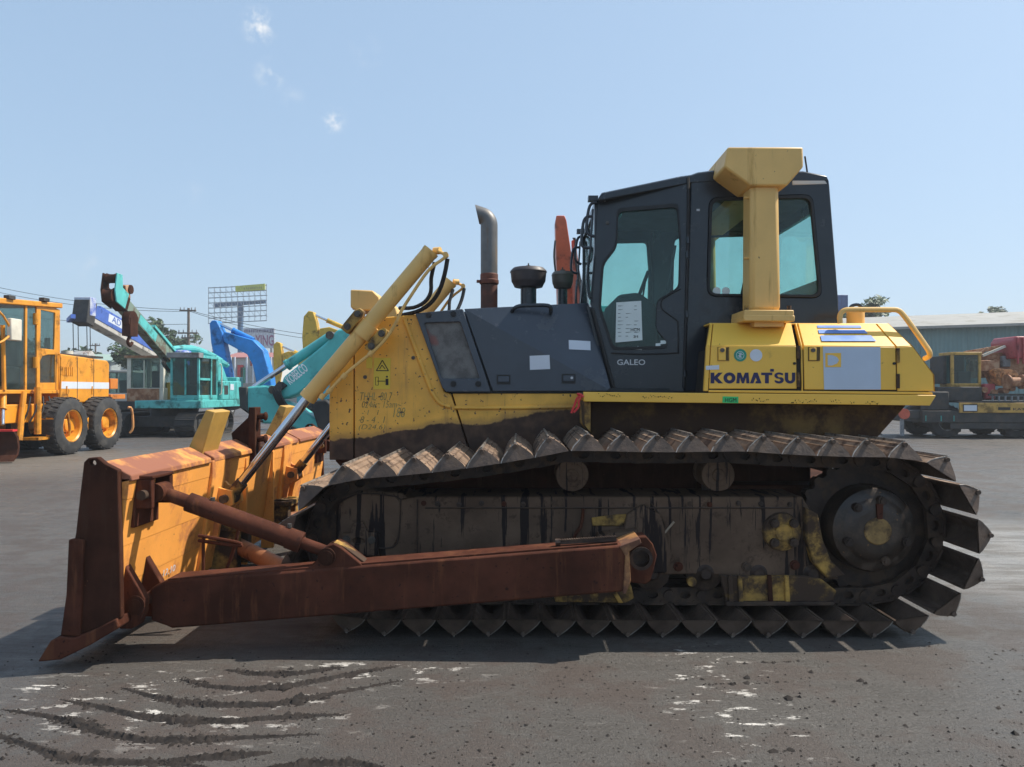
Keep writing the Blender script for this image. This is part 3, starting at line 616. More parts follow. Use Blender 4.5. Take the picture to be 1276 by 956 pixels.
# one swamp shoe: hollow arc section, grouser ridge outwards (local +Z), closed sloping ends, width along Y
h = .094; hwid = .0985
prof = [(-hwid, 0), (-hwid * .83, h * .30), (-hwid * .50, h * .655), (-.012, h * .99), (.012, h * .99), (hwid * .50, h * .655), (hwid * .83, h * .30), (hwid, 0)]
inp = [(x * .86, max(-.002, z - .014)) for x, z in prof]
b = B(); ex = .035
def sec(y, P, tap): return [(x, y + (tap * z / h), z) for x, z in P]
nP = len(prof); dust_pale = B(); rim = B()
dust_pale.loft([sec(-HW, prof, ex), sec(HW, prof, -ex)], cap=False, closed=False)
b.loft([sec(-HW + .014, inp, ex), sec(HW - .014, inp, -ex)], cap=False, closed=False)
for sg, tp in ((-1, ex), (1, -ex)):
    o_ = sec(sg * HW, prof, tp); i_ = sec(sg * (HW - .014), inp, tp); b.add(o_, [tuple(range(nP))]); b.add(i_, [tuple(range(nP))])
    rim.tube([(x, y, z) for x, y, z in sec(sg * (HW - .001), prof, tp)][3:], .0035, 5, smooth=0)
for q in (0, nP - 1):
    b.add([(prof[q][0], -HW, 0), (prof[q][0], HW, 0), (inp[q][0], HW - .014, inp[q][1]), (inp[q][0], -HW + .014, inp[q][1])], [(0, 1, 2, 3)])
for xx in (-.058, -.030, .0, .030, .055):           # worn ribs and the grouser bar along the ridge
    zz = h * (1 - (abs(xx) / hwid) ** 1.45) + .002; (rim if xx == 0 else dust_pale).box(xx - .005, xx + .005, -HW + ex, HW - ex, zz - .012, zz + .003 + (.007 if xx == 0 else 0))
for sg in (-1, 1): b.cyl((0, sg * (HW - ex - .03), h - .004), (0, sg * (HW - ex + .022), h - .012), .013, n=7)
b.merge(dust_pale, 1).merge(rim, 2)
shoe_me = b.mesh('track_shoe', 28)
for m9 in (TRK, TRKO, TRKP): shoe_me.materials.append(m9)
b = B()                                          # one link pair: two cheeks with an eye and a window
for sg in (-1, 1):
    lp = rnd([(-.125, -.045), (.125, -.052), (.125, .052), (-.125, .045)], .05, 4)
    hole = [(.0 + .034 * math.cos(t), -.002 + .024 * math.sin(t)) for t in (i * math.pi / 5 for i in range(10))]
    b.plate(lp, [hole], lambda u, v: (u, sg * .085, v), (0, sg * .035, 0))
    b.cyl((-.1, sg * .08, 0), (-.1, sg * .132, 0), .034, n=12); b.box(-.07, .07, sg * .02, sg * .13, .046, .058)
    b.cyl((-.05, sg * .115, .03), (-.05, sg * .115, .058), .012, n=6); b.cyl((.05, sg * .115, .03), (.05, sg * .115, .058), .012, n=6)
link_me = b.mesh('track_link', 30); link_me.materials.append(CHAIN)
for s in SIDES:
    yc = s * YT; b = B(); rw_ = []                 # the chain's bushings read as one closed belt between the link cheeks
    for i, p in enumerate(joints + joints[:1]):
        a_, c_ = joints[(i - 1) % NL], joints[(i + 1) % NL]; t_ = (c_ - a_).normalized(); n_ = Vector((t_.y, -t_.x))
        rw_.append([(p.x + n_.x * k, yc + y_, p.y + n_.y * k) for k, y_ in ((-.025, -.08), (-.025, .08), (.025, .08), (.025, -.08))])
    tr = b.loft(rw_, cap=False).done('track', CHAIN, DZ)
    for i in range(NL):
        p, q_ = joints[i], joints[(i + 1) % NL]; c = (p + q_) / 2; t = (q_ - p).normalized(); nrm = Vector((t.y, -t.x))   # outward
        X, Z = Vector((t.x, 0, t.y)), Vector((nrm.x, 0, nrm.y)); Yv = Z.cross(X)
        m3 = Matrix((X, Yv, Z)).transposed().to_4x4(); mw = Matrix.Translation(Vector((c.x, yc, c.y))) @ m3
        for nm, me in (('track_shoe', shoe_me), ('track_link', link_me)):
            o = bpy.data.objects.new(nm, me); COL.objects.link(o); o.parent = tr; o.matrix_parent_inverse = world_of(tr).inverted()
            mm = mw @ Matrix.Translation((0, 0, .05)) if nm == 'track_shoe' else mw
            o.matrix_basis = mm
    # --- track frame and its fittings
    fm = pr('track_frame', [(480, 625), (520, 619), (1000, 619), (1012, 640), (1022, 690), (1046, 722), (1010, 722), (860, 716), (700, 718), (470, 722)], 1.2, 1.20, .80, FRM, s, bev=.01, label='oil streaked grey track frame')
    pr('idler_yoke', [(415, 640), (430, 620), (452, 612), (500, 616), (520, 630), (520, 722), (415, 722)], 1.2, 1.17, .86, FRM, s, fm, bev=.01)
    pr('recoil_cover', [(420, 628), (446, 614), (494, 618), (500, 630), (498, 668), (490, 683), (470, 684), (418, 684)], 1.2, 1.205, 1.16, FRM, s, fm, bev=.008, r=8)
    ov = [(447 + 8 * math.cos(t), 674 + 4 * math.sin(t)) for t in (i * math.pi / 7 for i in range(14))]
    ib = pr('idler_bracket', [(426, 664), (436, 664), (440, 652), (452, 649), (458, 662), (471, 664), (471, 692), (427, 692)], 1.22, 1.235, 1.20, FRM, s, fm, bev=.006, holes=[ov])
    for a, c in ((432, 672), (463, 673)): b = B(); bolt(b, (WY(a, c, -1.235).x, s * 1.235, WY(a, c, -1.235).z), .016, .016, (0, s, 0)); b.done('bracket_bolt', STEEL, ib)
    B().lathe([(.05, -.16), (.24, -.15), (.30, -.12), (.325, -.075), (.325, .075), (.30, .12), (.24, .15), (.05, .16)], (idc.x, yc, idc.y), (0, 1, 0), 36).done('idler', CHAIN, DZ)
    for k_, px in enumerate((713, 895)):
        p = WY(px, 592, -1.14)
        B().lathe([(.001, -.125), (.035, -.125), (.04, -.117), (.07, -.115), (.075, -.118), (.1, -.115), (.104, -.105), (.104, -.06), (.085, -.05), (.085, .12), (.1, .13), (.1, .14)], (p.x, yc, p.z), (0, -s * -1, 0) if s > 0 else (0, 1, 0), 28).done('carrier_roller', FRM, DZ)
        B().prism([(p.x - .05, p.z - .3), (p.x + .05, p.z - .3), (p.x + .03, p.z), (p.x - .03, p.z)], s * .86, s * .90).done('roller_post', CHAIN, DZ)
    for i in range(8):
        x = -.50 + i * .325
        B().lathe([(.001, -.20), (.03, -.20), (.035, -.19), (.06, -.17), (.095, -.165), (.11, -.16), (.11, -.12), (.085, -.115), (.085, .115), (.11, .12), (.11, .16), (.06, .165)], (x, yc, .305), (0, 1, 0) if s < 0 else (0, -1, 0), 24).done('track_roller', CHAIN, DZ)
    for x, yy in ((862, 725),):
        p = WY(x, yy, -1.23); B().cyl((p.x, s * 1.20, p.z), (p.x, s * 1.24, p.z), .028, n=14).done('roller_hub', YELD, DZ)
    rg = pr('roller_guard', [(897, 716), (905, 718), (1003, 718), (1024, 722), (1042, 736), (1038, 748), (1000, 753), (905, 753)], 1.24, 1.25, 1.21, YELD, s, DZ, bev=.006)
    for a in (906, 918, 955, 976): pr('guard_rib', [(a, 716), (a + 5, 716), (a + 7, 752), (a + 1, 752)], 1.24, 1.268, 1.245, RUSTD if a in (955,) else YELD, s, rg, bev=.003)
    pr('guard_lip', [(903, 748), (1038, 748), (1036, 752.5), (903, 753.5)], 1.24, 1.275, 1.245, CHAIN, s, rg, bev=.003)
    rg2 = pr('roller_guard', [(690, 742), (700, 736), (786, 728), (790, 745), (780, 751), (692, 750)], 1.24, 1.25, 1.21, YELD, s, DZ, bev=.006)
    pr('guard_rib', [(758, 730), (764, 730), (776, 750), (770, 750)], 1.24, 1.268, 1.245, YELD, s, rg2, bev=.003)
    for lp9 in ([(421, 628), (446, 615), (494, 619), (499, 631), (497, 668), (490, 682), (470, 683)], [(520, 622), (520, 700)], [(1000, 622), (1004, 690), (1012, 718)], [(812, 628), (826, 650), (834, 690), (828, 712)], [(530, 633), (990, 633)]):
        B().tube([(WY(a, c, -1.207).x, s * 1.206, WY(a, c, -1.207).z) for a, c in lp9], .0045, 5, smooth=2).done('weld_seam', CHAIN, fm)
    for i9, a9 in enumerate((528, 545, 572, 600, 628, 652, 690, 860, 884, 920, 948, 984)):
        b = B(); p9 = WY(a9, 627 + (i9 % 3) * .8, -1.2); bolt(b, (p9.x, s * 1.20, p9.z), .011, .014, (0, s, 0)); b.done('frame_bolt', CHAIN if i9 % 4 else RUST, fm)
    for a9, c9, m9 in ((700, 708, RUST), (845, 706, RUST), (930, 706, CHAIN), (990, 704, RUST)):
        b = B(); p9 = WY(a9, c9, -1.2); bolt(b, (p9.x, s * 1.20, p9.z), .02, .022, (0, s, 0)); b.done('frame_bolt', m9, fm)
    B().tube([(WY(a, c, -1.22).x, s * 1.222, WY(a, c, -1.22).z) for a, c in ((727, 634), (724, 655), (716, 668), (712, 690))], .010, 6).done('grease_line', RUST, fm)
    B().tube([(WY(a, c, -1.23).x, s * 1.232, WY(a, c, -1.23).z) for a, c in ((812, 690), (822, 672), (840, 650))], .007, 6).done('grease_line', mat('bare_line', (.34, .26, .18), .5), fm)
    # welded patches, angle iron and oil pipe on the frame
    pr('weld_patch', [(737, 645), (766, 641), (806, 640), (806, 652), (770, 655), (738, 655)], 1.2, 1.215, 1.195, YELD, s, fm, bev=.006)
    pr('step_plate', [(744, 662), (790, 656), (790, 659), (744, 668)], 1.2, 1.33, 1.195, FRM, s, fm)
    pr('pivot_mount', [(770, 690), (780, 640), (800, 628), (822, 640), (836, 690), (830, 712), (780, 716)], 1.2, 1.24, 1.19, FRM, s, fm, bev=.01)
    c = WY(977, 664, -1.25); hub = B().lathe([(.001, .05), (.05, .05), (.055, .044), (.085, .042), (.112, .03), (.118, .0), (.118, -.03)], (c.x, s * 1.20, c.z), (0, s, 0), 32).done('pivot_hub', YELD, DZ)
    for i in range(4):
        a = R(45 + 90 * i); b = B(); b.cyl((c.x + .082 * math.cos(a), s * 1.235, c.z + .082 * math.sin(a)), (c.x + .082 * math.cos(a), s * 1.268, c.z + .082 * math.sin(a)), .026, n=12); bolt(b, (c.x + .082 * math.cos(a), s * 1.268, c.z + .082 * math.sin(a)), .013, .012, (0, s, 0)); b.done('hub_bolt', CHAIN, hub)
    pr('drive_guard', [(1003, 632), (1018, 640), (1024, 672), (1034, 698), (1052, 716), (1030, 720), (1012, 700), (1004, 672)], 1.24, 1.26, 1.12, YELD, s, DZ, bev=.008)
    # sprocket with teeth, final drive cover
    sp = B(); nt_ = 25; ring = []
    for i in range(nt_ * 4):
        a = 2 * math.pi * i / (nt_ * 4); r_ = (.405, .435, .435, .405)[i % 4] - .02; ring.append((spc.x + r_ * math.cos(a), spc.y + r_ * math.sin(a)))
    sp.prism(ring, yc - .035, yc + .035); sp.lathe([(.33, -.13), (.36, -.12), (.37, .02)], (spc.x, yc, spc.y), (0, s, 0), 40); sp.done('sprocket', CHAIN, DZ)
    fd = B().lathe([(.33, -.25), (.33, -.02), (.31, .02), (.268, .03), (.262, .08), (.262, .15), (.25, .185), (.215, .203), (.205, .203), (.19, .212), (.17, .226), (.12, .23), (.001, .232)], (spc.x, yc, spc.y), (0, s, 0), 48).done('final_drive_cover', mat('oily_cover', (.030, .019, .013), .36, var=.5, vs=5, dirt=(.085, .058, .040), damt=.42, ds=7, speck=(.22, .11, .04), sth=.69, bump=.35, bs=26), DZ)
    B().lathe([(.082, .228), (.082, .236), (.076, .240), (.001, .240)], (spc.x, yc, spc.y), (0, s, 0), 28).done('drive_plug_plate', mat('ochre_plate', (.30, .18, .06), .7, var=.35, vs=14, dirt=(.08, .05, .03), damt=.4, ds=9), fd)
    for a in (82, 130, 200, 340, 285):
        b = B(); a = R(a); q_ = Vector((spc.x + .185 * math.cos(a), yc + s * .205, spc.y + .185 * math.sin(a))); b.cyl(q_, q_ + Vector((0, s * .03, 0)), .028, n=14); bolt(b, q_ + Vector((0, s * .03, 0)), .018, .016, (0, s, 0)); b.done('drive_bolt', CHAIN, fd)
    pr('weld_bead', [(1092, 628), (1100, 628), (1099, 647), (1093, 647)], 1.26, 1.268, 1.22, RUST, s, fd)

# --- belly, deck, side boxes
B().box(-.75, 2.0, -.62, .62, .42, .98).box(1.2, 2.35, -.84, .84, .40, .80).done('belly', RUSTD, DZ, bev=.02)
MUDH = mat('muddy_hull', (.24, .145, .045), .75, var=.35, vs=4, dirt=(.050, .029, .019), damt=.98, ds=2.0, bump=.3, spec=.2)
for s in SIDES:
    pr('lower_flank', [(735, 500), (1128, 505), (1091, 546), (1060, 570), (735, 570)], .86, .88, .5, MUDH, s, bev=.01)
    pr('deck_edge', [(727, 488.5), (1165, 492.5), (1165, 494), (1158, 505.5), (727, 500.5)], 1.02, 1.03, .985, YEL, s, bev=.004)
    pr('deck_plate', [(727, 489.5), (1163, 493.5), (1163, 498), (727, 494)], 1.02, .984, .4, YELD, s)
    pr('deck_bracket', [(728, 500), (736, 500), (736, 540), (729, 530)], 1.0, 1.0, .57, YELD, s, bev=.003)
    # side box: dark core with panels set over it so that the joints are real gaps
    yi, yo_ = .80, 1.0
    def P3(px, py, yy, off=0): p = WY(px, py, -yy); return Vector((p.x, s * (yy + off), p.z))
    yfront = WY(880, 431.5, -yo_).z
    core = B().prism(XZ([(882, 498), (887, 435), (1132, 437), (1158, 470), (1158, 500)], -yo_), s * (yo_ - .008), s * .45).prism(XZ([(889, 405), (1103, 406), (1132, 434), (1132, 450), (884, 450)], -yi), s * (yi - .012), s * .45)
    core = core.done('side_box_core', mat('gap_black', (.02, .015, .01), .9), DZ)
    def panel(name, lower, upper, m=YEL, bev=.004, lab=None):
        """sheet panel: lower loop on the upright face, upper loop on the sloping facet (pixel corners, near edge first)"""
        b = B()
        for lp, yt, yb in ((lower, yo_, yo_), (upper, yi, yo_)):
            if not lp: continue
            zs = [p[1] for p in lp]; a, c = min(zs), max(zs)
            f = [P3(px, py, (yt + (yb - yt) * ((py - a) / (c - a)) if yt != yb else yo_)) for px, py in lp]
            bk = [p - Vector((0, s * .03, .012 if yt != yb else 0)) for p in f]; b.loft([f, bk])
        return b.done(name, m, core, bev, label=lab)
    panel('front_strip', [(877, 487.5), (880.5, 431.5), (885, 431.5), (882.5, 487.5)], [(880.5, 431), (885, 403), (888, 403), (885.2, 431)])
    d1 = panel('service_door', [(883.5, 484.5), (886, 431.5), (992, 431.5), (993, 484.5)], [(886.3, 431), (889, 403), (986, 403), (992, 431)])
    panel('divider', [(999, 487.5), (998, 431.5), (1000, 431.5), (1001, 487.5)], [(998, 431), (991, 403), (993, 403), (1000, 431)])
    panel('bottom_strip', [(883, 489), (883, 486), (1162, 488.5), (1163, 492)], None)
    d2 = panel('service_door', [(1002.5, 485.5), (1001.5, 431.5), (1116, 432.5), (1117, 486)], [(1001.5, 431), (994.5, 403), (1091, 403.5), (1116, 432)])
    panel('rear_panel', [(1118.5, 487.5), (1117.5, 432.5), (1137, 431.5), (1163, 466.5), (1164, 487.5)], [(1117.5, 432), (1092.5, 403.5), (1107, 403), (1137, 431)])
    B().prism(XZ([(884, 402.5), (1106, 403), (1106, 405), (884, 405)], -yi), s * yi, s * .4).done('box_top', YEL, core, bev=.004)
    b = B(); p = [P3(1107, 403, yi), P3(1137, 431, yo_), P3(1164, 467, yo_), P3(1165, 488, yo_)]; qq = [Vector((v.x, s * .45, v.z)) for v in p]; b.add(p + qq, [(i, i + 1, i + 5, i + 4) for i in range(3)]); b.done('rear_face', YEL, core)
    for d, xl in ((d1, 894), (d2, 1007)):
        b = B(); b.plate(XZ([(xl, 432.5), (xl + 14.5, 432.5), (xl + 14.5, 450), (xl, 450)], -yo_), [XZ([(xl + .7, 433.2), (xl + 13.8, 433.2), (xl + 13.8, 449.3), (xl + .7, 449.3)], -yo_)], lambda u, v: (u, s * (yo_ + .001), v), (0, s * .003, 0)); b.done('latch_rim', YELD, d)
        pr('latch_pocket_shade', [(xl + 10, 433), (xl + 14, 433), (xl + 14, 449.5), (xl + 10, 449.5)], yo_, yo_ + .0025, yo_ - .02, mat('latch_shadow', (.10, .065, .02), .7), s, d)  # shade in the latch pocket, put in as a dark strip
        pr('latch_paddle', [(xl + 1, 433.5), (xl + 10, 433.5), (xl + 10, 449), (xl + 1, 449)], yo_, yo_ + .008, yo_ - .01, YEL, s, d, bev=.002)
        c = WY(xl + 5.5, 436.5, -yo_); B().cyl((c.x, s * (yo_ + .006), c.z), (c.x, s * (yo_ + .015), c.z), .014, n=14).done('lock', STEEL, d)
    for d, xh, ys in ((d1, 993.3, ((431, 447), (464, 482))), (d2, 1117.4, ((434, 452), (466, 484)))):
        for a, c in ys: pr('hinge', [(xh - .5, a), (xh + 3.2, a), (xh + 3.2, c), (xh - .5, c)], yo_, yo_ + .010, yo_ - .01, YELD, s, d, bev=.002)
        c = WY(xh - 3.5, 453, -yo_); B().cyl((c.x, s * yo_, c.z), (c.x, s * (yo_ + .008), c.z), .009, n=10).done('rubber_stop', RUB, d)
    # handrail over the box
    hr = [(1047, 403, .86), (1046.5, 394, .86), (1050, 388, .86), (1058, 386, .86), (1080, 386, .86), (1110, 386, .86), (1119, 387, .86), (1126, 393, .87), (1140, 412, .90), (1154, 432, .93), (1158, 439, .94), (1158, 444, .92), (1152, 447, .88)]
    B().tube([P3(a, c, y_) for a, c, y_ in hr], .017, 10).done('handrail', YELC, DZ)
    B().cyl(P3(1066, 405, .62), P3(1066, 389, .62), .058, n=20).cyl(P3(1066, 389, .62), P3(1066, 384, .62), .05, n=20).done('filler_cap', YELC, DZ)
    b = B().tube([P3(1058, 386, .55), P3(1062, 381, .55), P3(1070, 380, .55), P3(1076, 386, .55)], .012, 6); b.done('filler_guard', CABK, DZ)
# flat print on the near side box
fy = -1.0005
def decal(px, m, name='sticker'): return B().prism(XZ(px, -1.002), -1.003, -1.0008).done(name, m, DZ)
def heavy_word():
    """KOMATSU in heavy capitals, each letter one closed outline on the door face"""
    def arc(cx, cy, rx, ry, a0, a1, k=12): return [(cx + rx * math.cos(R(a0 + (a1 - a0) * i / k)), cy + ry * math.sin(R(a0 + (a1 - a0) * i / k))) for i in range(k + 1)]
    L = {'K': ([(0, 0), (.30, 0), (.30, .36), (.62, 0), (1, 0), (.56, .52), (.97, 1), (.62, 1), (.30, .64), (.30, 1), (0, 1)], []),
         'O': (arc(.5, .5, .5, .52, 0, 345, 23), [arc(.5, .5, .2, .23, 0, 337, 15)]),
         'M': ([(0, 0), (.24, 0), (.27, .55), (.42, 0), (.58, 0), (.73, .55), (.76, 0), (1, 0), (.92, 1), (.66, 1), (.5, .5), (.34, 1), (.08, 1)], []),
         'A': ([(0, 0), (.30, 0), (.50, .55), (.62, .22), (.52, .22), (.46, 0), (1, 0), (.66, 1), (.34, 1)], []),
         'T': ([(.33, 0), (.66, 0), (.66, .76), (.95, .76), (.95, 1), (.0, 1), (.0, .76), (.33, .76)], []),
         'S': (arc(.5, .30, .48, .32, -150, 60, 12) + [(.45, .56)] + arc(.5, .73, .18, .10, 200, 60, 5) + [(.88, .74), (.90, .93)] + arc(.5, .72, .46, .30, 60, 245, 12) + [(.55, .42)] + arc(.48, .29, .17, .10, 40, -140, 5) + [(.06, .30)], []),
         'U': ([(0, 1), (0, .42)] + arc(.5, .42, .5, .44, 180, 360, 14) + [(1, 1), (.68, 1), (.68, .42)] + arc(.5, .42, .18, .19, 360, 180, 8) + [(.32, 1)], [])}
    for ch, x0, x1 in (('K', 885.5, 901), ('O', 901.5, 916.5), ('M', 917.5, 934), ('A', 934.5, 949), ('T', 948.5, 963), ('S', 964.5, 977), ('U', 978, 991)):
        o_, hs_ = L[ch]; f = lambda p: (x0 + p[0] * (x1 - x0), 477.8 - p[1] * 13.4)
        B().plate(XZ([f(p) for p in o_], -1.001), [XZ([f(p) for p in h_], -1.001) for h_ in hs_], lambda u, v: (u, -1.0006, v), (0, -.0012, 0)).done('letter', NAVY, DZ)
heavy_word()
decal([(959.8, 459.8), (964.3, 459.8), (964.3, 463.2), (959.8, 463.2)], NAVY, 'letter')
decal([(879.5, 456), (896, 455), (896, 460.5), (879.5, 461)], WHITE)
def disc(cx, cy, r, m, y=1.0): 
    c = WY(cx, cy, -y); return B().cyl((c.x, -y - .001, c.z), (c.x, -y - .003, c.z), r * (CAMD - y) / FPX, n=28).done('round_sticker', m, DZ)
dg_ = disc(922.3, 442.8, 7.8, GREENS); disc(942, 442.8, 7.6, WHITE)
c = WY(922.3, 442.8, -1.004); b = B(); b.lathe([(.023, .0), (.026, .0), (.026, .001), (.023, .001), (.023, 0)], (c.x, -1.003, c.z), (0, -1, 0), 24, cap=False)
for a in (60, 120, 90, 20): b.bar((c.x - .018 * math.cos(R(a)), -1.004, c.z - .018 * math.sin(R(a))), (c.x + .018 * math.cos(R(a)), -1.004, c.z + .018 * math.sin(R(a))), .004, .001, (0, 1, 0))
b.done('sticker_emblem', WHITE, dg_)
decal([(1025.5, 429 + 3), (1097, 430.5 + 2), (1097.5, 485.5), (1027, 485.5)], mat('masking_patch', (.47, .55, .66), .5, var=.03), 'masking_patch')
def decal2(px, m, name='sticker'): return B().prism(XZ(px, -1.004), -1.0045, -1.0032).done(name, m, DZ)
decal2([(1028.5, 440), (1048, 440), (1048, 457.5), (1028.5, 457.5)], YEL, 'letter_patch')
b = B(); lp = [(1031.5, 442.5), (1037, 442.5), (1043, 445), (1045.5, 449), (1043, 453), (1037, 455.5), (1031.5, 455.5)]; b.prism(XZ(lp, -1.006), -1.0055, -1.0047).done('faded_letter', MATS['masking_patch'], DZ)
decal2([(1034.6, 448), (1038, 447), (1039, 450), (1036, 452)], YEL, 'letter_patch')
for a, c, x0, x1, x2, x3 in ((406, 409, 1018, 1072, 1073.5, 1018.6), (411.3, 415.8, 1019.3, 1077, 1081, 1020.5), (418.5, 425.5, 1022, 1085, 1092, 1024)):
    b = B(); nn = (P3 if False else None)
    def fac(px, py): t = (py - 403) / 28.0; p0 = on_plane(px, py, (0, -.8, WY(950, 403, -.8).z), Vector((0, WY(950, 431, -1.0).z - WY(950, 403, -.8).z, .2)).normalized()); return p0
    nv = Vector((0, -(WY(950, 403, -.8).z - WY(950, 431, -1.0).z), .2)).normalized()
    P = [fac(x0, a), fac(x1, a), fac(x2, c), fac(x3, c)]
    nv = (P[1] - P[0]).cross(P[2] - P[0]).normalized(); nv = nv if nv.z > 0 else -nv
    B().loft([[p + nv * .003 for p in P], [p + nv * .0012 for p in P]]).done('blue_stripe', BLUES, DZ)
B().prism(XZ([(900.5, 494), (920, 494.5), (920, 502.5), (900, 502)], -1.03), -1.033, -1.0308).done('green_tape', GREENT, DZ)
text_px('HGM', (903.5, 496, 917.5, 501), -1.0335, BLKL, DZ)
rr = random.Random(3); b = B()
for x0, x1, y in ((936, 960, 498), (985, 1020, 499.5), (1033, 1050, 500), (1058, 1066, 500.5), (1078, 1096, 501), (800, 840, 494), (745, 775, 492)):
    for i in range(int((x1 - x0) / 2.2)):
        x = x0 + i * 2.2 + rr.random(); yy = y + rr.uniform(-2, 2); hgt = rr.uniform(.6, 2.4); b.prism(XZ([(x, yy), (x + rr.uniform(.6, 2.2), yy + rr.uniform(-.5, .5)), (x + 1, yy + hgt)], -1.03), -1.0315, -1.0303)
b.done('paint_chips', RUSTD, DZ)
b = B()                                          # red ribbon tied to the deck corner
for pth in ([(724, 492), (719, 497), (716, 505), (712, 515)], [(725, 492), (721, 501), (721, 507), (715, 514)], [(719, 491), (724, 492), (727, 495)]): b.tube([WY(a, c, -1.045) for a, c in pth], .008, 5)
b.done('ribbon', REDR, DZ)

# --- roll bar
YR0, YR1 = .70, .90
for s in SIDES:
    ps = pr('rollbar_post', [(936, 228), (971.5, 228), (974, 388), (935, 388)], YR1, YR1, YR1 - .2, YELC, s, bev=.03)
    fl = pr('post_flange', [(925, 387), (986, 387.5), (986, 398), (924, 397)], YR1, YR1 + .05, YR1 - .25, YELC, s, ps, bev=.006)
    pr('post_flange', [(924, 393.5), (987, 394), (987, 401.5), (924, 401)], YR1, YR1 + .052, YR1 - .252, YELC, s, ps, bev=.006)
    pr('post_foot', [(940, 400), (977, 400), (977, 407), (940, 407)], YR1, YR1, YR1 - .2, YELC, s, ps)
    for a in (929, 982):
        c = WY(a, 392, -YR1); b = B().cyl((c.x, s * (YR1 + .02), c.z - .035), (c.x, s * (YR1 + .02), c.z + .055), .014, n=6); b.done('flange_bolt', YELD, ps)
    for a, c in ((932, 244), (932, 320)): p = WY(a, c, -YR1); B().cyl((p.x - .012, s * (YR1 - .05), p.z), (p.x + .05, s * (YR1 - .05), p.z), .009, n=8).done('hose_stub', YELC, ps)
bx = [(907, 183), (1001, 183), (1001.5, 207.6), (981, 231.5), (935, 231.5), (902.5, 207.6)]
b = B().prism(XZ(bx, -.93), -.93, .93); b.done('rollbar_beam', YELC, DZ, bev=.012)
B().tube([qs(1003, 195, -.6), qs(1007, 222, -.6)], .006, 6).done('antenna', RUB, DZ)

